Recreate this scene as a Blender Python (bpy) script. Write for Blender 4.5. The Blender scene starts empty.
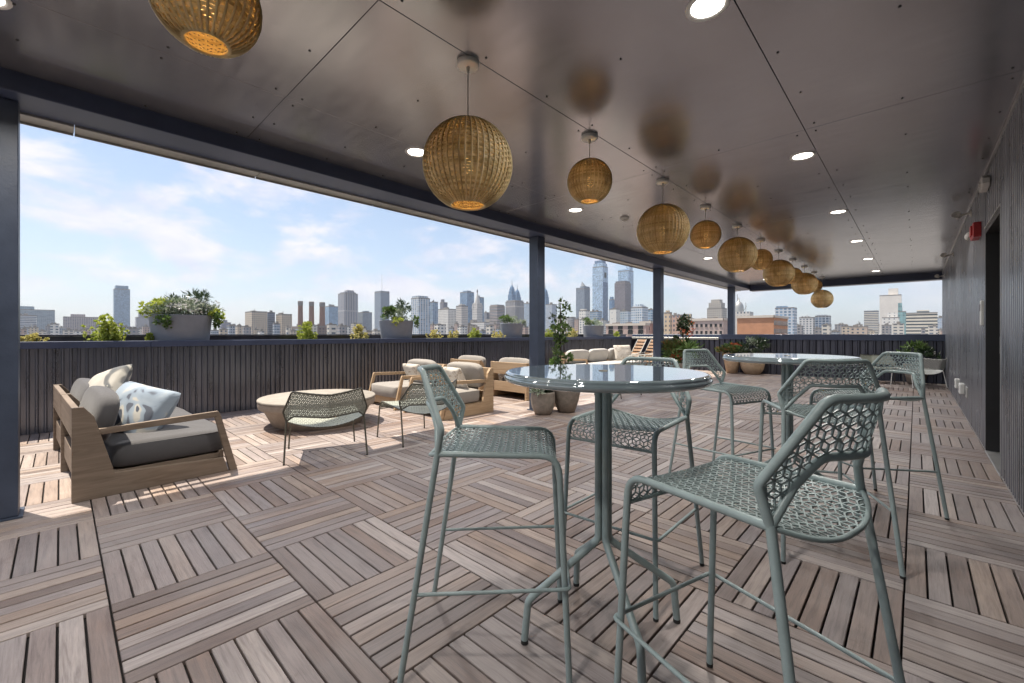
SUN=3.2; SKY=.10; AIR=1.0; DUST=1.2; EXPO=.35; HAZE=.00013; CLOC=(3.1,1.7,0); CTH=.50; VEIL=.25
SUN=4.6; SKY=.082; EXPO=1.0; HAZE=.00008; DLP=12; CTH=.45; VEIL=.45; CLOC=(2.3,1.1,.4)
import bpy, math, random
from mathutils import Vector, Matrix, noise
random.seed(7)
PI = math.pi
C = bpy.context.scene.collection
sc = bpy.context.scene
# ------------------------------------------------------------------ helpers
class MB:
    """collects faces; build() links them as ONE mesh object"""
    def __init__(s): s.v=[]; s.f=[]; s.uv=[]; s.mi=[]; s.sm=[]; s.cur=0
    def face(s, pts, uvs=None, smooth=False):
        b=len(s.v); s.v+= [tuple(p) for p in pts]; s.f.append(tuple(range(b,b+len(pts))))
        s.uv.append(uvs or [(0,0)]*len(pts)); s.mi.append(s.cur); s.sm.append(smooth)
    def grid(s, rows, closed=False, smooth=True, uvs=None, flip=False):
        b=len(s.v); n=len(rows[0])
        for r in rows: s.v+= [tuple(p) for p in r]
        for i in range(len(rows)-1):
            for j in range(n if closed else n-1):
                k=(j+1)%n
                q=(b+i*n+j,b+i*n+k,b+(i+1)*n+k,b+(i+1)*n+j)
                if flip: q=q[::-1]
                s.f.append(q)
                if uvs:
                    kk=j+1
                    u=[uvs(i,j),uvs(i,kk),uvs(i+1,kk),uvs(i+1,j)]
                    if flip: u=u[::-1]
                else: u=[(0,0)]*4
                s.uv.append(u); s.mi.append(s.cur); s.sm.append(smooth)
    def fan(s, ring, flip=False, smooth=False):
        b=len(s.v); s.v+= [tuple(p) for p in ring]
        t=tuple(range(b,b+len(ring)))
        s.f.append(t[::-1] if flip else t); s.uv.append([(p[0],p[1]) for p in (ring[::-1] if flip else ring)]); s.mi.append(s.cur); s.sm.append(smooth)
    def box(s, x0,x1,y0,y1,z0,z1, M=None, bev=0.0, uv='box'):
        if bev>0:
            bev=min(bev,(x1-x0)*.45,(y1-y0)*.45,(z1-z0)*.45)
            def P(x,y,z): return (x,y,z)
            X=(x0,x1);Y=(y0,y1);Z=(z0,z1);F=[]
            def ins(a,lo,hi): return lo+bev if a==0 else hi-bev
            V={}
            for i in (0,1):
                for j in (0,1):
                    for k in (0,1):
                        V[(i,j,k,'x')]=(X[i],ins(j,y0,y1),ins(k,z0,z1))
                        V[(i,j,k,'y')]=(ins(i,x0,x1),Y[j],ins(k,z0,z1))
                        V[(i,j,k,'z')]=(ins(i,x0,x1),ins(j,y0,y1),Z[k])
            F.append([V[(0,0,0,'x')],V[(0,0,1,'x')],V[(0,1,1,'x')],V[(0,1,0,'x')]])
            F.append([V[(1,0,0,'x')],V[(1,1,0,'x')],V[(1,1,1,'x')],V[(1,0,1,'x')]])
            F.append([V[(0,0,0,'y')],V[(1,0,0,'y')],V[(1,0,1,'y')],V[(0,0,1,'y')]])
            F.append([V[(0,1,0,'y')],V[(0,1,1,'y')],V[(1,1,1,'y')],V[(1,1,0,'y')]])
            F.append([V[(0,0,0,'z')],V[(0,1,0,'z')],V[(1,1,0,'z')],V[(1,0,0,'z')]])
            F.append([V[(0,0,1,'z')],V[(1,0,1,'z')],V[(1,1,1,'z')],V[(0,1,1,'z')]])
            for i in (0,1):
                for j in (0,1):
                    q=[V[(i,j,0,'x')],V[(i,j,1,'x')],V[(i,j,1,'y')],V[(i,j,0,'y')]]; F.append(q if (i+j)%2 else q[::-1])
                    q=[V[(i,0,j,'x')],V[(i,1,j,'x')],V[(i,1,j,'z')],V[(i,0,j,'z')]]; F.append(q[::-1] if (i+j)%2 else q)
                    q=[V[(0,i,j,'y')],V[(1,i,j,'y')],V[(1,i,j,'z')],V[(0,i,j,'z')]]; F.append(q if (i+j)%2 else q[::-1])
                    for k in (0,1):
                        q=[V[(i,j,k,'x')],V[(i,j,k,'y')],V[(i,j,k,'z')]]; F.append(q if (i+j+k)%2 else q[::-1])
        else:
            p=[(x0,y0,z0),(x1,y0,z0),(x1,y1,z0),(x0,y1,z0),(x0,y0,z1),(x1,y0,z1),(x1,y1,z1),(x0,y1,z1)]
            F=[[p[i] for i in q] for q in ((0,3,2,1),(4,5,6,7),(0,1,5,4),(1,2,6,5),(2,3,7,6),(3,0,4,7))]
        # one shared vertex pool per box so it stays one island
        b=len(s.v); idx={}
        for q in F:
            t=[];uvs=[]
            a=Vector(q[1])-Vector(q[0]); c=Vector(q[2])-Vector(q[0]); n=a.cross(c)
            ax=max(range(3),key=lambda i:abs(n[i]))
            for v in q:
                if v not in idx:
                    idx[v]=len(s.v); s.v.append(tuple(M@Vector(v)) if M else v)
                t.append(idx[v])
                uvs.append((v[1],v[2]) if ax==0 else ((v[0],v[2]) if ax==1 else (v[0],v[1])))
            s.f.append(tuple(t)); s.uv.append(uvs); s.mi.append(s.cur); s.sm.append(False)
    def tube(s, pts, r, n=8, fil=0.0, closed=False, caps=True, r2=None, seg=4):
        pts=[Vector(p) for p in pts]
        if fil>0: pts=fillet(pts,fil,closed,seg)
        N=len(pts); T=[]
        for i in range(N):
            if closed: t=(pts[(i+1)%N]-pts[i-1])
            else: t=(pts[min(i+1,N-1)]-pts[max(i-1,0)])
            T.append(t.normalized())
        up=Vector((0,0,1)) if abs(T[0].z)<.9 else Vector((1,0,0))
        nrm=(up-T[0]*up.dot(T[0])).normalized(); rows=[]
        for i in range(N):
            nrm=(nrm-T[i]*nrm.dot(T[i])).normalized(); bi=T[i].cross(nrm)
            rr=r if r2 is None else r+(r2-r)*i/max(1,N-1)
            rows.append([pts[i]+(nrm*math.cos(2*PI*k/n)+bi*math.sin(2*PI*k/n))*rr for k in range(n)])
        if closed: rows.append(rows[0])
        s.grid(rows,closed=True,flip=True)
        if caps and not closed: s.fan(rows[0],flip=False); s.fan(rows[-1],flip=True)
    def lathe(s, prof, n=32, c=(0,0,0), caps=False, smooth=True):
        rows=[[(c[0]+r*math.cos(2*PI*k/n),c[1]+r*math.sin(2*PI*k/n),c[2]+z) for k in range(n)] for r,z in prof]
        s.grid(rows,closed=True,smooth=smooth,uvs=lambda i,j:(j/n,prof[i][1]))
    def prism(s, poly, x0, x1, ax='x'):
        """polygon in (y,z) extruded along x (or in (x,y) along z)"""
        def m(p,t): return (t,p[0],p[1]) if ax=='x' else ((p[0],t,p[1]) if ax=='y' else (p[0],p[1],t))
        A=[m(p,x0) for p in poly]; B=[m(p,x1) for p in poly]; n=len(poly)
        b=len(s.v); s.v+=A+B
        fs=[tuple(range(b+n-1,b-1,-1)),tuple(range(b+n,b+2*n))]+[(b+i,b+(i+1)%n,b+n+(i+1)%n,b+n+i) for i in range(n)]
        for k,q in enumerate(fs):
            s.f.append(q)
            if k<2: s.uv.append([poly[(i-b)%n] for i in q])
            else: s.uv.append([(s.v[i][0]+s.v[i][1],s.v[i][2]) for i in q])
            s.mi.append(s.cur); s.sm.append(False)
    def build(s, name, mats, parent=None, bevel=0, autosm=None):
        me=bpy.data.meshes.new(name); me.from_pydata(s.v,[],s.f)
        u=me.uv_layers.new(name='UVMap'); flat=[c for q in s.uv for p in q for c in p]
        u.data.foreach_set('uv',flat)
        me.polygons.foreach_set('use_smooth',s.sm); me.polygons.foreach_set('material_index',s.mi)
        for m in (mats if isinstance(mats,(list,tuple)) else [mats]): me.materials.append(m)
        me.update()
        o=bpy.data.objects.new(name,me); C.objects.link(o)
        if parent: o.parent=parent
        if bevel:
            b=o.modifiers.new('bevel','BEVEL'); b.width=bevel; b.segments=2; b.limit_method='ANGLE'
        return o
def fillet(pts,r,closed,seg=4):
    out=[];N=len(pts)
    for i in range(N):
        if not closed and (i==0 or i==N-1): out.append(pts[i]); continue
        p=pts[i];a=pts[i-1]-p;b=pts[(i+1)%N]-p
        la,lb=a.length,b.length
        if la<1e-6 or lb<1e-6: continue
        ang=a.angle(b)
        if ang>PI-.02: out.append(p); continue
        d=min(r/math.tan(ang/2),la*.49,lb*.49)
        A=p+a/la*d;B=p+b/lb*d
        for k in range(seg+1):
            t=k/seg; out.append(A*(1-t)**2+p*2*t*(1-t)+B*t*t)
    return out
def thing(name,label,cat,loc=(0,0,0),rz=0,group=None):
    o=bpy.data.objects.new(name,None); C.objects.link(o); o.location=loc; o.rotation_euler=(0,0,rz)
    o.empty_display_size=.1
    o['label']=label; o['category']=cat
    if group: o['group']=group
    return o
def tag(o,label,cat,group=None):
    o['label']=label; o['category']=cat
    if group: o['group']=group
    return o
def kind(o,k): o['kind']=k; return o
def dup(root,loc,rz,label,group=None):
    r=root.copy(); C.objects.link(r); r.location=loc; r.rotation_euler=(0,0,rz); r['label']=label
    if group: r['group']=group
    for ch in list(root.children):
        c=ch.copy(); C.objects.link(c); c.parent=r
        for g in ch.children:
            d=g.copy(); C.objects.link(d); d.parent=c
    return r
# ------------------------------------------------------------------ materials
def nt(name):
    m=bpy.data.materials.new(name); m.use_nodes=True; t=m.node_tree
    return m,t,t.nodes['Principled BSDF']
def N(t,ty,**k):
    n=t.nodes.new(ty)
    for a,b in k.items():
        if a[0]=='i' and a[1:].isdigit(): n.inputs[int(a[1:])].default_value=b
        else: setattr(n,a,b)
    return n
def L(t,a,b): t.links.new(a,b)
def ramp(t,fac,stops):
    r=N(t,'ShaderNodeValToRGB'); el=r.color_ramp.elements
    while len(el)<len(stops): el.new(.5)
    for e,(p,c) in zip(el,stops): e.position=p; e.color=(*c,1) if len(c)==3 else c
    L(t,fac,r.inputs[0]); return r.outputs[0]
def mathn(t,op,a,b=None,c=None):
    n=N(t,'ShaderNodeMath',operation=op)
    for i,x in enumerate((a,b,c)):
        if x is None: continue
        if isinstance(x,(int,float)): n.inputs[i].default_value=x
        else: L(t,x,n.inputs[i])
    return n.outputs[0]
def mixc(t,f,a,b,blend='MIX'):
    n=N(t,'ShaderNodeMix',data_type='RGBA',blend_type=blend)
    for i,x in ((0,f),(6,a),(7,b)):
        if isinstance(x,(int,float)): n.inputs[i].default_value=x
        elif isinstance(x,tuple): n.inputs[i].default_value=(*x,1)
        else: L(t,x,n.inputs[i])
    return n.outputs[2]
def noise_tex(t,scale,detail=4,vec=None,rough=.6,dist=0):
    n=N(t,'ShaderNodeTexNoise'); n.inputs['Scale'].default_value=scale; n.inputs['Detail'].default_value=detail
    n.inputs['Roughness'].default_value=rough; n.inputs['Distortion'].default_value=dist
    if vec is not None: L(t,vec,n.inputs['Vector'])
    return n.outputs['Fac']
def coords(t,which='Object',scale=(1,1,1)):
    c=N(t,'ShaderNodeTexCoord'); m=N(t,'ShaderNodeMapping'); m.inputs['Scale'].default_value=scale
    L(t,c.outputs[which],m.inputs['Vector']); return m.outputs[0]
def bump(t,p,h,strength=.3,dist=.01):
    b=N(t,'ShaderNodeBump'); b.inputs['Strength'].default_value=strength; b.inputs['Distance'].default_value=dist
    L(t,h,b.inputs['Height']); L(t,b.outputs[0],p.inputs['Normal'])
def simple(name,col,rough=.5,metal=0,var=.15,scale=8,bmp=0,spec=.5,bscale=None,coat=0):
    m,t,p=nt(name)
    v=coords(t)
    f=noise_tex(t,scale,5,v)
    c0=tuple(x*(1-var) for x in col); c1=tuple(min(1,x*(1+var)) for x in col)
    L(t,ramp(t,f,[(.3,c0),(.7,c1)]),p.inputs['Base Color'])
    L(t,mathn(t,'MULTIPLY_ADD',f,.25,rough-.12),p.inputs['Roughness'])
    p.inputs['Metallic'].default_value=metal; p.inputs['Specular IOR Level'].default_value=spec
    if coat: p.inputs['Coat Weight'].default_value=coat; p.inputs['Coat Roughness'].default_value=.1
    if bmp: bump(t,p,noise_tex(t,bscale or scale*12,4,v),bmp,.004)
    return m
M={}
M['sage']=simple('sage_metal',(.31,.385,.385),.36,0,.09,22,.12,.5,260)
M['dark_frame']=simple('olive_metal',(.11,.105,.085),.4,.3,.1,8)
M['low_mesh']=simple('olive_mesh_metal',(.34,.36,.31),.45,0,.08,8)
M['white_mesh']=simple('white_metal',(.6,.62,.6),.45,0,.05,8)
M['rubber']=simple('black_rubber',(.02,.02,.02),.7)
M['navy']=simple('navy_steel',(.066,.086,.150),.36,.0,.12,3,.12,.5,120)
M['post']=simple('steel_paint',(.055,.072,.112),.42,0,.2,4,.2,.5,60)
M['black']=simple('black_paint',(.018,.018,.02),.45)
M['gutter']=simple('galvanised_metal',(.42,.42,.40),.4,.6,.12,3)
M['trim']=simple('aluminium_trim',(.5,.5,.5),.35,.7,.08,5)
M['white']=simple('white_plastic',(.75,.75,.73),.4,0,.04,5)
M['red']=simple('red_enamel',(.5,.03,.035),.35,0,.08,10)
M['soil']=simple('soil',(.04,.03,.022),.9,0,.4,30,.6)
M['planter']=simple('grey_planter',(.27,.29,.33),.6,0,.1,4,.25,.3,60)
M['clay']=simple('stone_pot',(.30,.262,.225),.8,0,.22,12,.4,.2,90)
M['clay_light']=simple('sand_pot',(.43,.32,.22),.8,0,.18,12,.4,.2,90)
M['concrete']=simple('cast_concrete',(.33,.29,.25),.75,0,.14,9,.35,.25,70)
M['concrete_dark']=simple('concrete_tray',(.31,.285,.255),.8,0,.12,9,.3,.25,70)
M['city_ground']=simple('city_ground',(.16,.155,.15),.9,0,.3,.05)
M['stem']=simple('green_stem',(.07,.08,.03),.7)
M['bark']=simple('brown_stem',(.09,.06,.04),.8)
M['deck_base']=simple('deck_pedestal',(.014,.012,.012),.9)
M['wood_slat']=simple('brown_slat',(.30,.19,.12),.6,0,.2,12)

def deck_mat():
    m,t,p=nt('weathered_hardwood')
    geo=N(t,'ShaderNodeNewGeometry'); rnd=geo.outputs['Random Per Island']
    uv=N(t,'ShaderNodeUVMap'); uv.uv_map='UVMap'
    add=N(t,'ShaderNodeVectorMath',operation='ADD'); comb=N(t,'ShaderNodeCombineXYZ')
    L(t,mathn(t,'MULTIPLY',rnd,37.),comb.inputs[0]); L(t,mathn(t,'MULTIPLY',rnd,91.),comb.inputs[1])
    L(t,uv.outputs[0],add.inputs[0]); L(t,comb.outputs[0],add.inputs[1])
    mp=N(t,'ShaderNodeMapping'); mp.inputs['Scale'].default_value=(2.2,34,1); L(t,add.outputs[0],mp.inputs[0])
    g=noise_tex(t,1.6,7,mp.outputs[0],.62,.7)
    mp2=N(t,'ShaderNodeMapping'); mp2.inputs['Scale'].default_value=(9,160,1); L(t,add.outputs[0],mp2.inputs[0])
    g2=noise_tex(t,1.5,4,mp2.outputs[0],.6)
    base=mixc(t,1.,(.80,.765,.775),ramp(t,rnd,[(0,(.17,.115,.088)),(.14,(.335,.285,.265)),(.27,(.245,.165,.12)),(.40,(.47,.425,.40)),(.52,(.225,.185,.175)),(.64,(.37,.275,.205)),(.76,(.30,.265,.265)),(.88,(.42,.335,.27)),(1,(.54,.50,.475))]),'MULTIPLY')
    gr=ramp(t,g,[(.26,(.46,.41,.39)),(.5,(1,1,1)),(.74,(1.3,1.29,1.28))])
    c=mixc(t,1.,base,gr,'MULTIPLY')
    gr2=ramp(t,g2,[(.3,(.82,.80,.78)),(.6,(1.04,1.04,1.04))])
    c=mixc(t,.8,c,gr2,'MULTIPLY')
    big=noise_tex(t,.7,5,coords(t)); c=mixc(t,ramp(t,big,[(.35,(0,0,0)),(.7,(.45,.45,.45))]),c,(.42,.40,.40))
    st=noise_tex(t,3.2,6,coords(t),.7,.8); c=mixc(t,ramp(t,st,[(.60,(0,0,0)),(.72,(.45,.45,.45))]),c,(.16,.12,.10))
    L(t,c,p.inputs['Base Color'])
    L(t,mathn(t,'MULTIPLY_ADD',g,.25,.30),p.inputs['Roughness'])
    p.inputs['Specular IOR Level'].default_value=.5
    bump(t,p,g2,.8,.0028)
    return m
M['deck']=deck_mat()
def ceiling_mat():
    m,t,p=nt('ceiling_panel_paint')
    v=coords(t)
    f=noise_tex(t,1.3,5,v); f2=noise_tex(t,5,3,coords(t,'Object',(.5,3,1)))
    L(t,ramp(t,f,[(.3,(.39,.385,.41)),(.7,(.46,.455,.48))]),p.inputs['Base Color'])
    L(t,mathn(t,'MULTIPLY_ADD',f2,.14,.16),p.inputs['Roughness'])
    p.inputs['Specular IOR Level'].default_value=.6; p.inputs['Metallic'].default_value=.85
    big=noise_tex(t,2.2,3,v); mx=mathn(t,'ADD',mathn(t,'MULTIPLY',big,1.),mathn(t,'MULTIPLY',f2,.08))
    bump(t,p,mx,.10,.012)
    return m
M['ceiling']=ceiling_mat()
def corr_mat(name,col,rough=.35,streak=.2):
    m,t,p=nt(name)
    v=coords(t,'Object',(1,1,.12)); f=noise_tex(t,9,5,v)
    c0=tuple(x*(1-streak) for x in col); c1=tuple(x*(1+streak*1.5) for x in col)
    L(t,ramp(t,f,[(.3,c0),(.75,c1)]),p.inputs['Base Color'])
    L(t,mathn(t,'MULTIPLY_ADD',f,.3,rough-.12),p.inputs['Roughness']); p.inputs['Metallic'].default_value=.75
    bump(t,p,noise_tex(t,2.5,3,v),.15,.01)
    return m
M['corr']=corr_mat('ribbed_steel',(.19,.20,.235),.28)
M['corr_far']=corr_mat('ribbed_navy_steel',(.10,.105,.135))
M['wall']=corr_mat('fluted_wall_panel',(.25,.258,.285),.27,.25)
def wood_mat(name,c0,c1,sc_=(3,3,26)):
    m,t,p=nt(name); uv=coords(t,'Object',sc_)
    g=noise_tex(t,1.4,6,uv,.6,.8); L(t,ramp(t,g,[(.25,c0),(.7,c1)]),p.inputs['Base Color'])
    p.inputs['Roughness'].default_value=.6; p.inputs['Specular IOR Level'].default_value=.3; bump(t,p,g,.2,.002); return m
M['teak_grey']=wood_mat('weathered_teak',(.15,.112,.085),(.26,.205,.16),(1.2,2,22))
M['teak']=wood_mat('light_teak',(.34,.235,.145),(.50,.37,.245),(1.2,2,22))
def fabric(name,col,var=.08):
    m,t,p=nt(name); v=coords(t); f=noise_tex(t,5,4,v)
    c0=tuple(x*(1-var) for x in col); c1=tuple(min(1,x*(1+var)) for x in col)
    L(t,ramp(t,f,[(.3,c0),(.7,c1)]),p.inputs['Base Color']); p.inputs['Roughness'].default_value=.9
    p.inputs['Specular IOR Level'].default_value=.15; p.inputs['Sheen Weight'].default_value=.2
    h=mathn(t,'ADD',noise_tex(t,340,2,v),mathn(t,'MULTIPLY',noise_tex(t,7,3,v),1.8)); bump(t,p,h,.4,.004); return m
M['fab_dark']=fabric('charcoal_outdoor_fabric',(.095,.094,.10))
M['fab_grey']=fabric('grey_outdoor_fabric',(.30,.28,.26))
M['fab_light']=fabric('pale_outdoor_fabric',(.52,.50,.47))
M['fab_white']=fabric('cream_fabric',(.66,.63,.58))
def swirl_mat(name,stops,scale,seed):
    m,t,p=nt(name); v=coords(t,'Object',(1,1,1))
    mp=N(t,'ShaderNodeMapping'); mp.inputs['Location'].default_value=(seed,seed*.7,0); L(t,v,mp.inputs[0])
    f=noise_tex(t,scale,1.5,mp.outputs[0],.4,1.6)
    r=N(t,'ShaderNodeValToRGB'); r.color_ramp.interpolation='LINEAR'; el=r.color_ramp.elements
    while len(el)<len(stops): el.new(.5)
    for e,(q,c) in zip(el,stops): e.position=q; e.color=(*c,1)
    L(t,f,r.inputs[0])
    L(t,r.outputs[0],p.inputs['Base Color']); p.inputs['Roughness'].default_value=.9; p.inputs['Specular IOR Level'].default_value=.1
    h=mathn(t,'ADD',noise_tex(t,260,2,v),mathn(t,'MULTIPLY',noise_tex(t,9,3,v),2)); bump(t,p,h,.4,.005); return m
M['pillow_blue']=swirl_mat('blue_brushstroke_fabric',[(.0,(.10,.115,.15)),(.37,(.12,.135,.17)),(.40,(.28,.34,.42)),(.53,(.34,.40,.47)),(.56,(.50,.49,.46)),(.63,(.52,.51,.48)),(.66,(.10,.115,.15))],2.9,3.4)
M['pillow_cream']=swirl_mat('cream_leaf_fabric',[(.0,(.44,.42,.39)),(.52,(.48,.46,.42)),(.57,(.20,.20,.20)),(.64,(.13,.14,.15)),(.68,(.5,.48,.43))],3.6,8.4)
M['pillow_mark']=swirl_mat('cream_sketch_fabric',[(.0,(.62,.58,.52)),(.57,(.64,.60,.54)),(.60,(.34,.27,.2)),(.63,(.62,.58,.52))],6,1.7)
def leaf_mat(name,cols,trans=.25,rough=.5):
    m,t,p=nt(name); geo=N(t,'ShaderNodeNewGeometry')
    st=[(i/(len(cols)-1),c) for i,c in enumerate(cols)]
    c=ramp(t,geo.outputs['Random Per Island'],st); L(t,c,p.inputs['Base Color']); p.inputs['Roughness'].default_value=rough
    tr=N(t,'ShaderNodeBsdfTranslucent'); L(t,c,tr.inputs[0]); mx=N(t,'ShaderNodeMixShader'); mx.inputs[0].default_value=trans
    out=t.nodes['Material Output']; L(t,p.outputs[0],mx.inputs[1]); L(t,tr.outputs[0],mx.inputs[2]); L(t,mx.outputs[0],out.inputs[0]); return m
M['lf_green']=leaf_mat('green_leaves',[(.07,.13,.03),(.11,.19,.05),(.15,.25,.07),(.22,.28,.11)])
M['lf_dark']=leaf_mat('dark_leaves',[(.02,.05,.02),(.045,.085,.035),(.07,.11,.05),(.12,.15,.09)],.15,.35)
M['lf_lime']=leaf_mat('lime_leaves',[(.30,.38,.05),(.42,.50,.08),(.50,.52,.12),(.36,.44,.10)],.35)
M['lf_yellow']=leaf_mat('yellow_leaves',[(.55,.50,.16),(.62,.55,.25),(.45,.45,.12)],.35)
M['lf_silver']=leaf_mat('silver_leaves',[(.30,.36,.28),(.42,.47,.38),(.22,.30,.18),(.50,.52,.45)],.2)
M['lf_orange']=leaf_mat('orange_leaves',[(.24,.10,.04),(.16,.15,.05),(.10,.13,.04),(.12,.17,.05)],.25)
M['flower']=leaf_mat('white_flowers',[(.7,.7,.68),(.6,.6,.6)],.2)
M['flower_red']=leaf_mat('red_flowers',[(.45,.08,.05),(.5,.16,.05)],.2)
def rattan():
    m,t,p=nt('woven_rattan'); geo=N(t,'ShaderNodeNewGeometry'); v=coords(t)
    c=ramp(t,geo.outputs['Random Per Island'],[(0,(.44,.33,.16)),(.3,(.62,.50,.26)),(.6,(.72,.60,.36)),(.8,(.50,.38,.18)),(1,(.80,.70,.46))])
    f=noise_tex(t,9,4,v); c=mixc(t,1.,c,ramp(t,f,[(.3,(.70,.66,.6)),(.65,(1.1,1.1,1.1))]),'MULTIPLY')
    L(t,c,p.inputs['Base Color']); p.inputs['Roughness'].default_value=.55
    tr=N(t,'ShaderNodeBsdfTranslucent'); L(t,c,tr.inputs[0]); mx=N(t,'ShaderNodeMixShader'); mx.inputs[0].default_value=.10
    out=t.nodes['Material Output']; L(t,p.outputs[0],mx.inputs[1]); L(t,tr.outputs[0],mx.inputs[2]); L(t,mx.outputs[0],out.inputs[0]); return m
M['rattan']=rattan()
def emit(name,col,s):
    m,t,p=nt(name); p.inputs['Base Color'].default_value=(*col,1); p.inputs['Emission Color'].default_value=(*col,1); p.inputs['Emission Strength'].default_value=s; return m
M['bulb']=emit('lit_bulb',(1,.60,.20),3.0)
M['led']=emit('lit_led_disc',(1,.93,.82),6)
def glass_dark():
    m,t,p=nt('dark_door_glass'); p.inputs['Base Color'].default_value=(.012,.014,.018,1); p.inputs['Roughness'].default_value=.08; return m
M['door_glass']=glass_dark()
def table_top():
    m,t,p=nt('glossy_sage_table_top'); v=coords(t); f=noise_tex(t,60,3,v)
    L(t,ramp(t,f,[(.3,(.20,.26,.28)),(.7,(.215,.275,.295))]),p.inputs['Base Color'])
    p.inputs['Roughness'].default_value=.05; p.inputs['Specular IOR Level'].default_value=1.0; p.inputs['IOR'].default_value=1.75
    p.inputs['Coat Weight'].default_value=1; p.inputs['Coat Roughness'].default_value=.02
    return m
M['top']=table_top()
# ------------------------------------------------------------------ camera frame used only to lay out far scenery
FPX=427.3; A0=math.atan2(404,FPX); H=1.2
RX,RY=math.cos(A0),math.sin(A0); FX,FY=-math.sin(A0),math.cos(A0)
XW=.534; ZC=2.847; YFAR=14.62; XPAR=-7.7
# ------------------------------------------------------------------ deck floor
T=.638; PX0=-.04; PY0=.152
def deck():
    m=MB(); gap=.0085; pitch=T/8
    for i in range(-13,2):
        for j in range(-9,26):
            x0=PX0+i*T; y0=PY0+j*T
            if x0>XW-.01 or y0>YFAR+2: continue
            along_y = ((i+j)%2==0)
            for k in range(8):
                dz=random.uniform(-.0012,.0012)
                if along_y:
                    a0=x0+k*pitch+gap/2; a1=a0+pitch-gap; b0=y0+.0035; b1=y0+T-.0035
                    if a0>XW-.012: continue
                    a1=min(a1,XW-.012)
                    bx=(a0,a1,b0,b1)
                else:
                    b0=y0+k*pitch+gap/2; b1=b0+pitch-gap; a0=x0+.0035; a1=min(x0+T-.0035,XW-.012)
                    bx=(a0,a1,b0,b1)
                n0=len(m.uv)
                m.box(bx[0],bx[1],bx[2],bx[3],-.022,dz,bev=.0022)
                # grain runs along the slat
                for q in range(n0,len(m.uv)):
                    idx=m.f[q]
                    m.uv[q]=[((m.v[a][1],m.v[a][0]) if along_y else (m.v[a][0],m.v[a][1])) for a in idx]
    return m.build('deck_floor',M['deck'])
kind(deck(),'structure')
m=MB(); m.box(-8.5,XW+.3,-6,YFAR+2.2,-.35,-.024); kind(m.build('deck_subfloor',M['deck_base']),'structure')
m=MB(); m.face([(-9000,-9000,-26),(9000,-9000,-26),(9000,9000,-26),(-9000,9000,-26)]); kind(m.build('city_ground',M['city_ground']),'structure')
# ------------------------------------------------------------------ ribbed skins
def ribbed(m,p0,p1,z0,z1,nx,ny,pitch=.105,depth=.022,duty=.52,slope=.18):
    dx,dy=p1[0]-p0[0],p1[1]-p0[1]; Ln=math.hypot(dx,dy); dx/=Ln; dy/=Ln
    n=int(Ln/pitch); pts=[]
    for i in range(n+1):
        b=i*pitch
        for a,h in ((0,0),(slope*pitch,1),((duty)*pitch,1),((duty+slope)*pitch,0)):
            s=b+a
            if s<=Ln: pts.append((s,h*depth))
    pts.append((Ln,pts[-1][1]))
    P=[(p0[0]+dx*s+nx*h,p0[1]+dy*s+ny*h) for s,h in pts]
    for a,b in zip(P,P[1:]):
        m.face([(a[0],a[1],z0),(b[0],b[1],z0),(b[0],b[1],z1),(a[0],a[1],z1)])
# left parapet with planter trough
par=thing('parapet_wall','long left parapet of dark ribbed metal with a planting trough along its top','wall',(-7.9,5,0))
def absbuild(m,name,mat,parent,bevel=0):
    o=m.build(name,mat,parent,bevel); o.matrix_parent_inverse=Matrix.LocRotScale(parent.location,parent.rotation_euler,None).inverted(); return o
m=MB(); ribbed(m,(XPAR,-6),(XPAR,YFAR),0,1.03,1,0,.0715,.026,.30,.15); m.box(XPAR-.05,XPAR-.002,-6,YFAR+.6,-.02,1.02); absbuild(m,'ribbed_panel',M['corr'],par)
m=MB(); [m.box(XPAR-.06,XPAR+.065,-6+3.43*k,min(-6+3.43*k+3.426,YFAR-.08),1.022,1.108,bev=.004) for k in range(6)]; absbuild(m,'front_cap',M['navy'],par)
m=MB(); m.box(-8.32,-7.77,-6,YFAR+.6,.9,1.05); absbuild(m,'soil_bed',M['soil'],par)
m=MB(); m.box(-8.45,-8.33,-6,YFAR+.75,-.3,1.17); m.box(-8.48,-8.29,-6,YFAR+.75,1.172,1.194,bev=.003); absbuild(m,'rear_coping',M['corr_far'],par)
# far parapet
fp=thing('parapet_wall','far end parapet of dark navy ribbed metal crossing behind the terrace','wall',(-3,YFAR,0))
m=MB(); ribbed(m,(XPAR,YFAR),(XW,YFAR),0,1.03,0,-1,.16,.045,.30,.14); m.box(XPAR-.7,XW-.01,YFAR+.002,YFAR+.06,-.02,1.02); absbuild(m,'ribbed_panel',M['corr_far'],fp)
m=MB(); m.box(XPAR+.07,XW-.004,YFAR-.075,YFAR+.35,1.03,1.192,bev=.006); absbuild(m,'cap',M['navy'],fp)
m=MB(); m.box(XPAR+.07,-4.6,YFAR-.12,YFAR-.077,1.02,1.09,bev=.004); absbuild(m,'sunlit_cap_strip',M['gutter'],fp)  # pale metal strip paints the sunlit stretch of the cap
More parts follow.
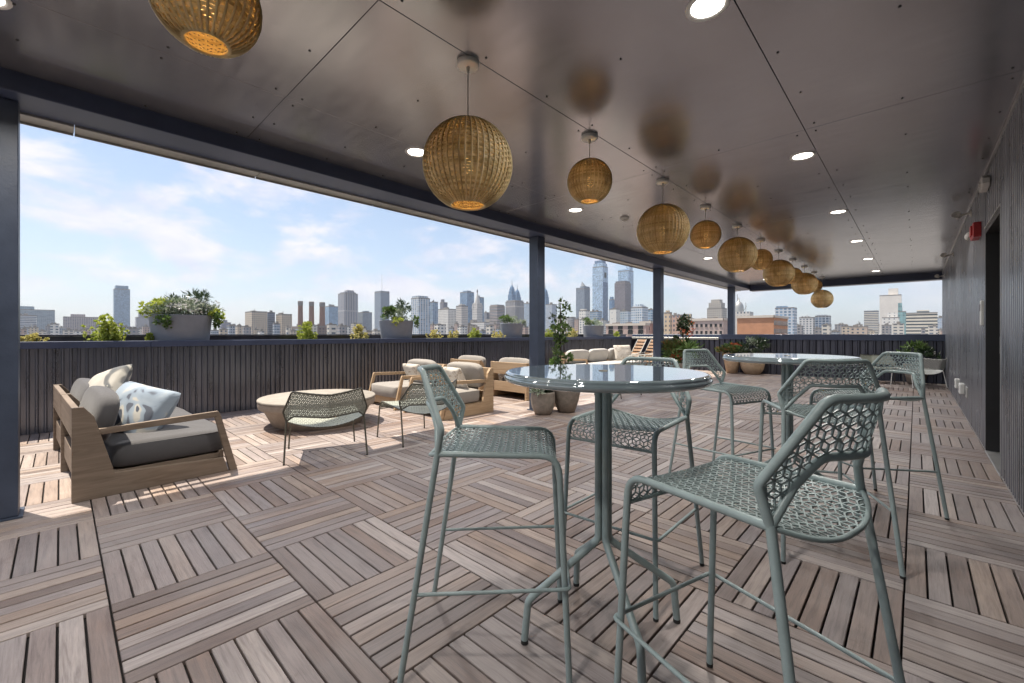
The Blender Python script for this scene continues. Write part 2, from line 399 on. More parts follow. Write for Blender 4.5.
# ------------------------------------------------------------------ posts, beams, roof
posts=[(-.36,'tall navy steel post nearest the camera at the left edge of the photo'),(5.09,'navy steel post rising behind the small potted flowers and left bar table'),
       (9.47,'slim navy steel post beside the wooden loungers and bromeliad pot'),(14.88,'farthest slim navy post at the end parapet beside the red brick building'),(-5.8,None)]
for y0,lab in posts:
    if lab is None: lab='navy steel post at the open end of the terrace behind the camera'
    y1=y0+.173
    o=thing('steel_post',lab,'post',(-4.35,y0,0),0,'steel posts along the open side')
    m=MB(); x0,x1=-.09,.09; m.box(x0,x1,0,.173,.012,2.72,bev=.004); m.build('shaft',M['post'],o)
    m=MB(); m.box(x0-.012,x0-.001,.02,.153,.012,2.718); m.build('flange',M['gutter'] if y0<0 else M['post'],o)
    m=MB(); m.box(x0-.03,x1+.02,-.02,.193,.0,.0105); m.build('base_plate',M['post'],o)
bm=thing('roof_beam','long navy steel beam carrying the left edge of the ceiling above the opening','beam',(-4.28,5,2.72))
m=MB(); m.box(-4.45,-4.11,-6,16.5,2.722,ZC+.09,bev=.004); absbuild(m,'web',M['navy'],bm)
m=MB()
y=-6
while y<16.4:
    m.box(-4.60,-4.453,y,min(y+1.211,16.4),2.705,2.762,bev=.003); m.box(-4.612,-4.602,y,min(y+1.209,16.4),2.69,2.79); y+=1.215
absbuild(m,'gutter',M['gutter'],bm)
bm=thing('roof_beam','navy steel beam closing the far end of the ceiling over the skyline','beam',(-2,16.2,2.62))
m=MB(); m.box(-4.11,XW-.002,16.1,16.45,2.66,ZC+.09,bev=.004); absbuild(m,'web',M['navy'],bm)
m=MB(); m.box(-5.25,XW+.35,-6,17.1,3.01,3.12); m.box(-5.0,XW+.3,-6,16.9,2.94,3.008); kind(m.build('roof_deck',M['gutter']),'structure')  # unseen overhang added past the gutter to set the deck's shadow edge
# ceiling panels, one surface pattern with real joints
cx=[-4.108,-3.20,-1.925,-.652,XW-.02]; cy=[-5.8,-5.02,-1.97,1.08,4.13,7.18,10.23,13.28,16.098]
m=MB()
for a,b in zip(cx,cx[1:]):
    for c,d in zip(cy,cy[1:]):
        m.box(a+.002,b-.002,c+.002,d-.002,ZC+random.uniform(0,.0015),ZC+.02,bev=.0015)
m.cur=1
for a in cx[1:-1]: m.box(a-.0075,a+.0075,-5.8,16.09,ZC+.007,ZC+.018)
m.cur=2
for a,b in zip(cx,cx[1:]):
    for c,d in zip(cy,cy[1:]):
        nx=3; ny=6
        for i in range(nx):
            for j in range(ny):
                if random.random()<.25: continue
                x=a+.07+(b-a-.14)*i/(nx-1)+random.uniform(-.01,.01); y=c+.08+(d-c-.16)*j/(ny-1)+random.uniform(-.01,.01)
                m.lathe([(.0001,-.0035),(.006,-.003),(.008,.002)],8,(x,y,ZC))
kind(m.build('ceiling',[M['ceiling'],M['black'],M['black']]),'structure')
m=MB(); m.box(-4.44,XW+.3,-6,16.4,ZC+.022,2.938); kind(m.build('ceiling_void',M['black']),'structure')
# ------------------------------------------------------------------ right wall with door
w=thing('fluted_wall','long dark fluted metal wall running down the right side of the terrace','wall',(XW,6,0))
D0,D1,DZ=5.36,6.50,2.27
m=MB()
ribbed(m,(XW,-6),(XW,D0),0.03,ZC,-1,0,.082,.024,.45,.12)
ribbed(m,(XW,D1),(XW,16.3),0.03,ZC,-1,0,.11,.024,.50,.12)
ribbed(m,(XW,D0),(XW,D1),DZ,ZC,-1,0,.15,.014,.7,.10)
m.face([(XW,D0,.0),(XW+.2,D0,.0),(XW+.2,D0,DZ),(XW,D0,DZ)]); m.face([(XW,D1,.0),(XW+.2,D1,.0),(XW+.2,D1,DZ),(XW,D1,DZ)])
m.face([(XW,D0,DZ),(XW+.2,D0,DZ),(XW+.2,D1,DZ),(XW,D1,DZ)])
m.box(XW+.21,XW+.3,-6,16.3,-.02,ZC+.02)
absbuild(m,'wall_panel',M['wall'],w)
m=MB(); m.box(XW-.03,XW-.016,-6,16.3,ZC-.035,ZC-.002); absbuild(m,'top_trim',M['trim'],w)
m=MB(); m.box(XW-.018,XW-.004,-6,D0,.0,.03); m.box(XW-.018,XW-.004,D1,14.6,.0,.03); absbuild(m,'base_trim',M['trim'],w)
d=MB(); d.box(XW+.12,XW+.16,D0+.06,D1-.06,.03,DZ-.05,bev=.003); dr=absbuild(d,'door',M['black'],w)
d=MB(); d.box(XW+.112,XW+.119,D0+.16,D1-.16,.25,DZ-.2); o=d.build('door_glass',M['door_glass'],dr)
d=MB(); d.tube([(XW+.119,D1-.12,1.0),(XW+.075,D1-.12,1.0),(XW+.075,D1-.12,1.18),(XW+.119,D1-.12,1.18)],.008,6,.01); o=d.build('handle',M['trim'],dr)
d=MB(); d.box(XW-.02,XW+.118,D0+.002,D0+.05,.02,DZ-.002); d.box(XW-.02,XW+.118,D1-.05,D1-.002,.02,DZ-.002); d.box(XW-.02,XW+.118,D0+.052,D1-.052,DZ-.05,DZ-.002); absbuild(d,'door_frame',M['black'],w)
d=MB(); d.box(XW-.028,XW-.0205,D0-.004,D1+.004,DZ,DZ+.012); d.box(XW-.028,XW-.0205,D0-.014,D0-.004,.02,DZ+.012); absbuild(d,'door_trim',M['trim'],w)
d=MB(); d.box(XW-.025,XW+.12,D0+.003,D1-.003,.001,.018,bev=.003); absbuild(d,'threshold',M['trim'],w)
# wall fittings
a=thing('fire_alarm','red fire alarm horn box with a white strobe high on the fluted wall','alarm',(XW-.016,6.98,2.33))
m=MB(); m.box(-.07,-.001,-.17,.13,-.075,.085,bev=.008); m.build('housing',M['red'],a)
m=MB(); m.box(-.084,-.071,-.12,.02,-.05,.055); m.build('horn_grille',M['red'],a)
m=MB(); m.lathe([(.001,.05),(.03,.044),(.05,.02),(.055,0),(.001,-.001)],14); o=m.build('strobe',M['white'],a); o.location=(-.06,.24,.0); o.rotation_euler=(0,-1.2,0)
a=thing('emergency_light','white lozenge shaped emergency light box near the top of the fluted wall','light',(XW-.016,6.27,2.68))
m=MB(); m.prism([(-.17,-.03),(-.10,-.06),(.10,-.06),(.17,-.02),(.17,.03),(.10,.06),(-.10,.06),(-.17,.02)],-.055,-.001); m.build('housing',M['white'],a,.006)
m=MB(); m.lathe([(.001,.012),(.02,.01),(.026,0)],12); o=m.build('lens',M['trim'],a); o.location=(-.056,0,0); o.rotation_euler=(0,-PI/2,0)
for k,(y,z,lab) in enumerate([(7.95,2.735,'small white adjustable spotlight on the wall just above the red alarm'),(11.4,2.68,'small white spotlight under the ceiling halfway down the fluted wall'),(14.9,2.63,'farthest small white spotlight at the far top corner of the wall')]):
    a=thing('wall_spotlight',lab,'light',(XW-.016,y,z),0,'spotlights along the right wall')
    m=MB(); m.lathe([(.001,0),(.045,0),(.045,.02),(.001,.021)],14); o=m.build('mount',M['white'],a); o.rotation_euler=(0,-PI/2,0)
    m=MB(); m.tube([(-.02,0,0),(-.10,0,-.01)],.012,8); m.build('arm',M['white'],a)
    m=MB(); m.lathe([(.001,-.05),(.022,-.05),(.03,0),(.045,.05),(.04,.052),(.001,.03)],14); o=m.build('lamp_head',M['white'],a); o.location=(-.13,.02,-.01); o.rotation_euler=(1.2,-.9,0)
for y,lab in ((10.0,'left white weatherproof outlet cover low on the fluted wall'),(9.1,'middle white weatherproof outlet cover low on the fluted wall'),(8.55,'right grey outlet plate low on the fluted wall nearest the door')):
    a=thing('outlet_cover',lab,'outlet',(XW-.016,y,.40),0,'outlet covers on the right wall')
    m=MB(); m.box(-.06 if y>8.8 else -.02,-.001,-.11,.11,-.075,.075,bev=.01); m.build('cover',M['white'] if y>8.8 else M['gutter'],a)
    m=MB(); m.box(-.064 if y>8.8 else -.024,-.0605 if y>8.8 else -.0205,-.03,.03,-.03,.03); m.build('latch',M['gutter'],a)
a=thing('card_reader','slim white card reader beside the recessed door','card reader',(XW-.016,6.62,1.42)); m=MB(); m.box(-.03,-.001,-.03,.03,-.13,.13,bev=.006); m.build('housing',M['white'],a); m=MB(); m.box(-.033,-.0305,-.018,.018,.02,.09); m.build('screen',M['black'],a)
a=thing('outlet_cover','small white outlet box on the far parapet in the right corner','outlet',(.25,YFAR-.034,.72),0); m=MB(); m.box(-.10,.10,-.04,-.001,-.06,.06,bev=.008); m.build('cover',M['white'],a); m=MB(); m.box(-.03,.03,-.044,-.0405,-.03,.03); m.build('latch',M['gutter'],a)
# ------------------------------------------------------------------ recessed downlights
def downlight(x,y,lab):
    a=thing('recessed_downlight',lab,'ceiling light',(x,y,ZC),0,'round recessed downlights in the ceiling')
    m=MB(); m.lathe([(.078,-.001),(.088,-.007),(.10,-.006),(.104,-.0005)],28); m.build('trim_ring',M['white'],a)
    m=MB(); m.lathe([(.0005,-.0015),(.078,-.0015)],28); m.build('lens',M['led'],a)
    ld=bpy.data.lights.new('downlight_beam','AREA'); ld.shape='DISK'; ld.size=.15; ld.energy=DL; ld.color=(1,.955,.90); ld.spread=2.6
    lo=bpy.data.objects.new('downlight_beam',ld); C.objects.link(lo); lo.parent=a; lo.location=(0,0,-.012)
DL=DLP
for k in range(-2,6):
    y=2.235+2.484*k
    n={-2:'behind the camera',-1:'just behind the camera',0:'cut by the top photo edge',1:'second from the camera',2:'third from the camera',3:'fourth from the camera',4:'fifth from the camera',5:'sixth and farthest'}[k]
    downlight(-.762,y,'lit downlight in the right row, '+n)
for k in range(-2,6):
    y=2.219+2.484*k
    n={-2:'two behind the camera',-1:'beyond the left top edge of the photo',0:'beside the big second basket lamp',1:'beside the small basket lamp and left beam',2:'third along the left beam',3:'fourth along the left beam',4:'fifth along the left beam',5:'sixth and farthest by the left beam'}[k]
    downlight(-3.285,y,'lit downlight in the left row, '+n)
a=thing('smoke_detector','small white smoke detector on the ceiling between the left downlights','detector',(-3.0,5.5,ZC)); m=MB(); m.lathe([(.001,-.045),(.03,-.045),(.045,-.035),(.048,-.02),(.062,-.018),(.065,-.0005)],22); m.build('housing',M['white'],a)
m=MB(); m.lathe([(.036,-.0425),(.0405,-.0385)],18); m.build('vent_ring',M['black'],a)
# ------------------------------------------------------------------ woven pendant lamps
def weave(R,ry,nv=46,rows=34,hole=.095):
    """woven basket globe: canes plus weft strands, centre at origin"""
    m=MB()
    t0=math.asin(min(.99,.03/R)); t1=PI-math.asin(hole/R)
    def S(t,ph,off=0): return Vector(((R+off)*math.sin(t)*math.cos(ph),(R+off)*math.sin(t)*math.sin(ph),(ry+off)*math.cos(t)))
    for k in range(nv):
        ph=2*PI*k/nv; pts=[S(t0+(t1-t0)*i/16,ph,.0045) for i in range(17)]
        m.tube(pts,.0050,5,caps=False)
    seg=nv*2
    for i in range(rows):
        t=t0+(t1-t0)*(i+.5)/rows; hw=(t1-t0)/rows*.49
        A=[];B=[];D=[]
        for j in range(seg):
            ph=2*PI*(j)/seg; o=.0042*math.cos(PI*(j+ (i%2)*1.0)) if j%1==0 else 0
            o=.0045*math.cos(PI*(j/2+i))
            wob=random.uniform(-.0008,.0008)
            A.append(S(t-hw,ph,o+wob)); D.append(S(t,ph,o+.0025+wob)); B.append(S(t+hw,ph,o+wob))
        m.grid([B,D,A],closed=True,smooth=True)
    rings=[(t0,.006),(t1,.008)]
    for t,r in rings:
        m.tube([S(t,2*PI*j/40) for j in range(40)],r,6,closed=True)
    return m
pend=[ # y, large?, z centre
 (.386,0,2.475),(1.70,1,2.225),(3.03,0,2.47),(4.444,1,2.32),(5.726,0,2.48),(7.07,1,2.40),(8.42,0,2.50),(9.77,1,2.40),(11.1,0,2.48),(12.45,1,2.42),(13.8,0,2.48),(15.14,1,2.21)]
labs=['big woven basket lamp cut off by the top edge of the photo','largest fully seen woven globe lamp on a long grey cord over the lounge side','first small woven globe lamp, right of the biggest lamp',
 'large woven globe lamp third from the biggest, above the small potted vine','small woven globe lamp between two large ones, fourth from the biggest','large woven globe lamp in the middle of the receding row',
 'small woven globe lamp half hidden behind the middle large one','large woven globe lamp seventh in the receding row','small woven globe lamp eighth in the receding row, mostly covered',
 'large woven globe lamp ninth in the receding row','small woven globe lamp second from the far end','farthest woven globe lamp hanging lowest against the sky']
protoL={}
for (y,big,z),lab in zip(pend,labs):
    R=.262 if big else .176; ry=R*1.0
    x=-1.975
    a=thing('pendant_lamp',lab,'pendant lamp',(x,y,ZC),0,'woven globe pendant lamps in a row')
    m=MB(); m.lathe([(.0005,-.0285),(.062,-.0285),(.068,-.022),(.068,-.001)],28); m.build('canopy',M['white'],a)
    m=MB(); m.tube([(0,0,-.028),(0,0,z+ry-ZC-.02)],.0035,6); m.lathe([(.001,-.028),(.012,-.03),(.009,-.06),(.004,-.065)],10); m.build('cord',M['gutter'],a)
    if big not in protoL: protoL[big]=weave(R,ry,48 if big else 36,46 if big else 32,.105 if big else .075).build('shade',M['rattan'],a); s=protoL[big]
    else: s=bpy.data.objects.new('shade',protoL[big].data); C.objects.link(s); s.parent=a
    s.location=(0,0,z-ZC); s.rotation_euler=(0,0,random.uniform(0,6))
    m=MB(); m.lathe([(.0005,-.055),(.018,-.05),(.030,-.03),(.032,-.012),(.024,.01),(.013,.03),(.012,.04)],14); b=m.build('bulb',M['bulb'],s); b.location=(0,0,.0)
    m=MB(); m.lathe([(.013,.038),(.016,.04),(.016,.085),(.006,.09)],12); m.tube([(0,0,.088),(0,0,ry-.0)],.003,5); b=m.build('socket',M['black'],s)
    ld=bpy.data.lights.new('bulb_glow','POINT'); ld.energy=6 if big else 4; ld.color=(1,.58,.18); ld.shadow_soft_size=.035
    lo=bpy.data.objects.new('bulb_glow',ld); C.objects.link(lo); lo.parent=s; lo.location=(0,0,-.02)
# ------------------------------------------------------------------ perforated metal mesh (tumbling block pattern)
def rhombille(inside, bb, s):
    """2D segments of hexagons with three spokes, clipped to inside(a,b)"""
    seg=[]; x0,x1,y0,y1=bb; r=s/math.sqrt(3); h=1.5*r
    j=0; y=y0-2*r
    while y<y1+2*r:
        x=x0-s+(s/2 if j%2 else 0)
        while x<x1+s:
            c=(x,y); V=[(x+r*math.cos(PI/2+k*PI/3),y+r*math.sin(PI/2+k*PI/3)) for k in range(6)]
            seg+= [(V[0],V[1]),(V[1],V[2]),(V[0],V[5])]
            seg+= [(c,V[0]),(c,V[2]),(c,V[4])]
            x+=s
        y+=h; j+=1
    out=[]
    for a,b in seg:
        ia,ib=inside(*a),inside(*b)
        if not ia and not ib: continue
        if ia and ib: out.append((a,b)); continue
        p,q=(a,b) if ia else (b,a); lo,hi=0,1
        for _ in range(8):
            t=(lo+hi)/2; z=(p[0]+(q[0]-p[0])*t,p[1]+(q[1]-p[1])*t)
            if inside(*z): lo=t
            else: hi=t
        if lo>.03: out.append((p,(p[0]+(q[0]-p[0])*lo,p[1]+(q[1]-p[1])*lo)))
    return out
def rods(m, segs, S, w, th):
    """S(a,b)->Vector; each segment becomes a little flat bar lying in the surface"""
    e=1e-3
    for a,b in segs:
        n=2 if math.hypot(a[0]-b[0],a[1]-b[1])>.028 else 1
        for i in range(n):
            p=(a[0]+(b[0]-a[0])*i/n,a[1]+(b[1]-a[1])*i/n); q=(a[0]+(b[0]-a[0])*(i+1)/n,a[1]+(b[1]-a[1])*(i+1)/n)
            P=S(*p);Q=S(*q); mid=((p[0]+q[0])/2,(p[1]+q[1])/2)
            nn=(S(mid[0]+e,mid[1])-S(*mid)).cross(S(mid[0],mid[1]+e)-S(*mid)).normalized()
            d=(Q-P).normalized(); sd=d.cross(nn)*w/2; P=P-d*w*.3; Q=Q+d*w*.3; u=nn*th/2
            k=len(m.v); m.v+= [tuple(x) for x in (P-sd-u,P+sd-u,P+sd+u,P-sd+u,Q-sd-u,Q+sd-u,Q+sd+u,Q-sd+u)]
            for f in ((0,1,5,4),(1,2,6,5),(2,3,7,6),(3,0,4,7),(3,2,1,0),(4,5,6,7)):
                m.f.append(tuple(k+z for z in f)); m.uv.append([(0,0)]*4); m.mi.append(0); m.sm.append(False)
def inpoly(poly):
    n=len(poly)
    def f(a,b):
        c=False;j=n-1
        for i in range(n):
            if (poly[i][1]>b)!=(poly[j][1]>b) and a<(poly[j][0]-poly[i][0])*(b-poly[i][1])/(poly[j][1]-poly[i][1])+poly[i][0]: c=not c
            j=i
        return c
    return f
def sstep(a,b,x):
    t=max(0,min(1,(x-a)/(b-a))); return t*t*(3-2*t)
STOOL=dict(ff=(.235,.231),rf=(-.34,.259),fb=(.200,.211,.777),J=(-.22,.22,.783),K=(-.203,.238,.871),T=(-.294,.135,1.062),I=(-.272,.108,.93),
           r=.0108,bulge=.06,drop=.045,dish=.014,fil=.055,front=.062,pitch=.035,w=.0036,bpitch=.034,bw=.0040,rung=(.336,.306),rimz=.0,tdip=.0)
LOW=dict(ff=(.31,.325),rf=(-.31,.365),fb=(.29,.30,.425),J=(-.235,.345,.385),K=(-.245,.372,.475),T=(-.375,.300,.675),I=(-.30,.285,.437),
           r=.0085,bulge=.05,drop=.075,dish=.03,fil=.07,front=.05,pitch=.034,w=.0105,bpitch=.034,bw=.0105,rung=None,rimz=0,tdip=.022)
def mesh_chair(name,label,cat,P,loc,rz,group,mat,mat2):
    t=thing(name,label,cat,loc,rz,group)
    fb,J,K,T_,I=P['fb'],P['J'],P['K'],P['T'],P['I']; r=P['r']; fil=P['fil']
    # ---- seat surface: a runs from the rear rim forward and down over the front edge
    xs=fb[0]-fil; arc=fil*PI/2; afront=xs+arc+P['front']-fil*.6
    def wid(a):
        q=max(0,min(1,(a-J[0])/(fb[0]-J[0]))); return J[1]+(fb[1]-J[1])*q
    def path(a):
        if a<=xs: return a,0.0
        if a<=xs+arc: th=(a-xs)/fil; return xs+fil*math.sin(th),-fil*(1-math.cos(th))
        return xs+fil,-fil-(a-xs-arc)
    def zside(a):
        q=max(0,min(1,(a-J[0])/(xs-J[0]))); return J[2]+(fb[2]-J[2])*q
    def S(a,b):
        x,dz=path(a); w=wid(a); q=min(1,abs(b)/w)
        z=zside(a)+dz-P['dish']*(1-q*q)*(1-sstep(xs-.02,xs+arc,a))*sstep(J[0]-.05,J[0]+.12,a)*1.0
        z-=P['drop']*(1-q*q)*sstep(J[0]+.16,J[0]-P['bulge'],a)
        return Vector((x,b,z))
    def sin_(a,b):
        w=wid(a)
        if abs(b)>w or a>afront: return False
        q=abs(b)/w
        return a>J[0]-P['bulge']*(1-q**3)
    segs=rhombille(lambda y,a:sin_(a,y),(-J[1],J[1],J[0]-P['bulge'],afront),P['pitch'])
    m=MB(); rods(m,[((p[1],p[0]),(q[1],q[0])) for p,q in segs],S,P['w'],.0035)
    seat=m.build('seat',mat2,t)
    # rear rim and front rail
    rim=[]
    for k in range(25):
        b=J[1]*(1-2*k/24); q=abs(b)/J[1]; rim.append(S(J[0]-P['bulge']*(1-q**3),b*.999))
    m=MB(); m.tube(rim,r*.62,6); m.build('seat_rim',mat,seat)
    m=MB(); xf,dz=path(afront); zf=zside(afront)+dz
    m.tube([(xf,-wid(afront)+.004,zf),(xf,wid(afront)-.004,zf)],r*.62,6); m.build('front_rail',mat,seat)
    # ---- backrest surface
    def BX(y,z):
        # plane fitted through K, T, I
        k=abs(y)
        D=[(K[1],K[2],K[0]),(T_[1],T_[2],T_[0]),(I[1],I[2],I[0])]
        (a1,b1,c1),(a2,b2,c2),(a3,b3,c3)=D
        det=(a2-a1)*(b3-b1)-(a3-a1)*(b2-b1)
        p=((c2-c1)*(b3-b1)-(c3-c1)*(b2-b1))/det; q=((a2-a1)*(c3-c1)-(a3-a1)*(c2-c1))/det
        base=c1+p*(math.sqrt(k*k+.0009)-a1)+q*(z-b1)
        j=c1+p*(J[1]-a1)+q*(J[2]-b1)
        if z<K[2]: base+=(J[0]-j)*min(1,(K[2]-z)/(K[2]-J[2]))
        return base
    def BS(y,z): return Vector((BX(y,z),y,z))
    rc=.035
    def loop(pts): return [(p.x,p.y) for p in fillet([Vector((a,b,0)) for a,b in pts],rc,False,5)]
    o2=loop([(J[1],J[2]),(K[1],K[2]),(T_[1],T_[2]),(-T_[1],T_[2]),(-K[1],K[2]),(-J[1],J[2])])
    i2=loop([(-J[1],J[2]),(-I[1],I[2]),(I[1],I[2]),(J[1],J[2])])
    def dip(y,z):
        return -P['tdip']*math.cos(min(1,abs(y)/T_[1])*PI/2)*sstep(I[2],T_[2],z) if P['tdip'] else 0
    inn=inpoly(o2+i2[1:-1])
    segs=rhombille(inn,(-K[1],K[1],J[2],T_[2]),P['bpitch'])
    BS2=lambda y,z: BS(y,z)+Vector((0,0,dip(y,z)))
    m=MB(); rods(m,segs,BS2,P['bw'],.0035); back=m.build('backrest',mat2,t)
    dens=[]
    def dense(pl,n=5):
        o=[]
        for a,b in zip(pl,pl[1:]):
            k=max(1,int(math.hypot(a[0]-b[0],a[1]-b[1])/.03))
            for i in range(k): o.append((a[0]+(b[0]-a[0])*i/k,a[1]+(b[1]-a[1])*i/k))
        o.append(pl[-1]); return o
    m=MB(); m.tube([BS2(*p) for p in dense(o2)],r,10); m.build('outer_frame',mat,back)
    m=MB(); m.tube([BS2(*p) for p in dense(i2)],r*.92,10); m.build('inner_frame',mat,back)
    # ---- legs: rear from J to the floor; front continues from the seat rail over the bend
    for s in (1,-1):
        m=MB(); m.tube([(J[0],s*J[1],J[2]+.004),(P['rf'][0],s*P['rf'][1],.012)],r*1.02,10); lg=m.build('rear_leg',mat,t)
        m=MB(); m.tube([(P['rf'][0],s*P['rf'][1],.0005),(P['rf'][0]*.998,s*P['rf'][1]*.998,.014)],r*1.05,10); m.build('foot_cap',M['rubber'],lg)
        m=MB(); m.tube([(J[0],s*J[1],J[2]),(fb[0],s*fb[1],fb[2]),(P['ff'][0],s*P['ff'][1],.012)],r,10,fil=fil*1.25,seg=7); lg=m.build('front_leg',mat,t)
        m=MB(); m.tube([(P['ff'][0],s*P['ff'][1],.0005),(P['ff'][0]*.998,s*P['ff'][1]*.998,.014)],r*1.03,10); m.build('foot_cap',M['rubber'],lg)
    if P['rung']:
        zf,zr=P['rung']
        def lf(z,s): q=z/fb[2]; return Vector((P['ff'][0]+(fb[0]-P['ff'][0])*q,s*(P['ff'][1]+(fb[1]-P['ff'][1])*q),z))
        def lr(z,s): q=z/J[2]; return Vector((P['rf'][0]+(J[0]-P['rf'][0])*q,s*(P['rf'][1]+(J[1]-P['rf'][1])*q),z))
        o=r*1.5
        pts=[lr(zr,1)+Vector((0,0,0)),lf(zf,1)+Vector((o,o,0)),lf(zf,-1)+Vector((o,-o,0)),lr(zr,-1)]
        m=MB(); m.tube(pts,.0066,8,fil=.018); m.build('footrest',mat,t)
    else:
        zf=.33
        def lf(z,s): q=z/fb[2]; return Vector((P['ff'][0]+(fb[0]-P['ff'][0])*q,s*(P['ff'][1]+(fb[1]-P['ff'][1])*q),z))
        m=MB(); m.tube([lf(zf,1),lf(zf,-1)],.006,6); m.build('stretcher',mat,t)
    return t
st=mesh_chair('bar_stool','sage green mesh bar stool at left of the near bar table, seen from its side','bar stool',STOOL,(-1.185,1.211,0),.713,'sage mesh bar stools',M['sage'],M['sage'])
for x,y,r,lab in [(-.379,1.325,2.863,'sage green mesh bar stool nearest the camera, its back turned to the lower right corner'),
    (-1.039,1.929,-1.495,'sage green mesh bar stool behind the near bar table, facing the camera'),
    (-1.075,3.579,-.365,'sage green mesh bar stool left of the far bar table, seat beside the table edge'),
    (-.435,3.019,2.059,'sage mesh bar stool with its back to us before the far bar table'),
    (-.277,3.871,3.94,'sage green mesh bar stool right of the far bar table towards the wall')]:
    dup(st,(x,y,0),r,lab,'sage mesh bar stools')

lc=mesh_chair('lounge_chair','low olive mesh chair, back to us, before the round concrete table','lounge chair',LOW,(-4.37,1.85,0),2.81,'low mesh lounge chairs',M['dark_frame'],M['low_mesh'])
for x,y,r,lab in [(-4.245,2.86,3.13,'low olive mesh lounge chair seen between the round concrete table and the near stool'),
    (-4.25,7.5,3.1,'low olive mesh lounge chair far behind, mostly hidden by the near bar table')]:
    dup(lc,(x,y,0),r,lab,'low mesh lounge chairs')
lw=mesh_chair('lounge_chair','low pale mesh lounge chair beside the potted plant in the far right corner','lounge chair',LOW,(.02,13.35,0),2.3,'low mesh lounge chairs',M['white'],M['white_mesh'])
lw2=mesh_chair('lounge_chair','low grey green mesh lounge chair far behind the right bar stool','lounge chair',LOW,(-.62,13.9,0),-1.2,'low mesh lounge chairs',M['dark_frame'],M['low_mesh'])
# ------------------------------------------------------------------ bar tables
def bar_table(label,loc,rz):
    t=thing('bar_table',label,'bar table',loc,rz,'round sage bar tables')
    R=.396; z=1.052
    m=MB(); m.lathe([(.0005,z),(R-.10,z),(R-.016,z),(R-.013,z),(R-.008,z-.0015),(R-.003,z-.005),(R-.001,z-.009),(R-.003,z-.012),(R+.002,z-.015),(R+.005,z-.023),(R+.001,z-.033),(R-.012,z-.039),(R-.03,z-.036),(R-.04,z-.024),(.0005,z-.024)],72)
    tp=m.build('table_top',[M['top']],t)
    m=MB(); m.lathe([(.0005,.003),(.016,.003),(.02,.0004)],18,(0,0,z)); m.build('centre_cap',M['dark_frame'],tp)
    m=MB(); m.lathe([(.0005,z-.045),(.11,z-.045),(.12,z-.035),(.12,z-.0245)],24); m.build('mounting_plate',M['sage'],t)
    for k in range(4):
        a=k*PI/2; c,s=math.cos(a),math.sin(a)
        pts=[(.0215*c,.0215*s,z-.03),(.0215*c,.0215*s,.375),(.310*c,.310*s,.165),(.325*c,.325*s,.012)]
        m=MB(); m.tube(pts,.0142,12,fil=.05,seg=6); lg=m.build('leg',M['sage'],t)
        m=MB(); m.tube([(.325*c,.325*s,.0005),(.3248*c,.3248*s,.015)],.0146,12); m.build('foot_cap',M['rubber'],lg)
    return t
bar_table('round glossy sage bar table nearest the camera',(-.9145,1.5025,0),math.radians(-125.8))
t2=bar_table('round glossy sage bar table farther away, between three stools',(-.64,3.42,0),.35)
# ------------------------------------------------------------------ round concrete table
a=thing('fire_table','round tapered cast concrete table on the sunlit deck before the left parapet','table',(-5.9,2.42,0))
m=MB(); m.lathe([(.54,.0),(.56,.02),(.66,.215),(.715,.245),(.725,.262),(.725,.325)],64); m.build('base',M['concrete'],a)
m=MB(); m.lathe([(.70,.327),(.727,.329),(.73,.335),(.73,.352),(.722,.36),(.0005,.362)],64); m.build('lid',M['concrete_dark'],a)
# ------------------------------------------------------------------ lounge seating
def cushion(m,x0,x1,y0,y1,z0,z1,e=.35,puff=.015,n=12,M4=None):
    """soft rounded box"""
    cx_,cy_,cz=(x0+x1)/2,(y0+y1)/2,(z0+z1)/2; hx,hy,hz=(x1-x0)/2,(y1-y0)/2,(z1-z0)/2
    def pw(v,p): return math.copysign(abs(v)**p,v)
    rows=[]
    for i in range(n+1):
        th=-PI/2+PI*i/n; r=[]
        for j in range(2*n+8):
            ph=2*PI*j/(2*n+8)
            x=pw(math.cos(th),e)*pw(math.cos(ph),e); y=pw(math.cos(th),e)*pw(math.sin(ph),e); z=pw(math.sin(th),e)
            z*=1+puff/hz*(1-x*x)*(1-y*y)
            v=Vector((cx_+hx*x,cy_+hy*y,cz+hz*z)); v+=Vector((1,1,1))*(.007*noise.noise(v*5.5)+.003*noise.noise(v*17)); r.append(M4@v if M4 else v)
        rows.append(r)
    m.grid(rows,closed=True)
def pillow_mesh(W=.5,D=.5,th=.15):
    m=MB(); n=18; top=[];bot=[]
    for sgn in (1,-1):
        rows=[]
        for i in range(n+1):
            u=-1+2*i/n; r=[]
            for j in range(n+1):
                v=-1+2*j/n
                k=(1-u*u)**.5*(1-v*v)**.5 if abs(u)<1 and abs(v)<1 else 0
                ex=1-.05*(1-abs(v)**2)*abs(u)**3-.05*abs(u*v)**6; ey=1-.05*(1-abs(u)**2)*abs(v)**3-.05*abs(u*v)**6
                w=noise.noise(Vector((u*1.7,v*1.7,W*9)))*.018*k
                r.append((u*W/2*ex,v*D/2*ey,sgn*(th/2*k**.75)+w))
            rows.append(r)
        m.grid(rows,flip=(sgn<0))
    return m
def pillow(name,label,mat,loc,rot,W=.5,D=.5,th=.16,group=None):
    o=pillow_mesh(W,D,th).build(name,M[mat]); o.location=loc; o.rotation_euler=rot; tag(o,label,'cushion',group)
    return o
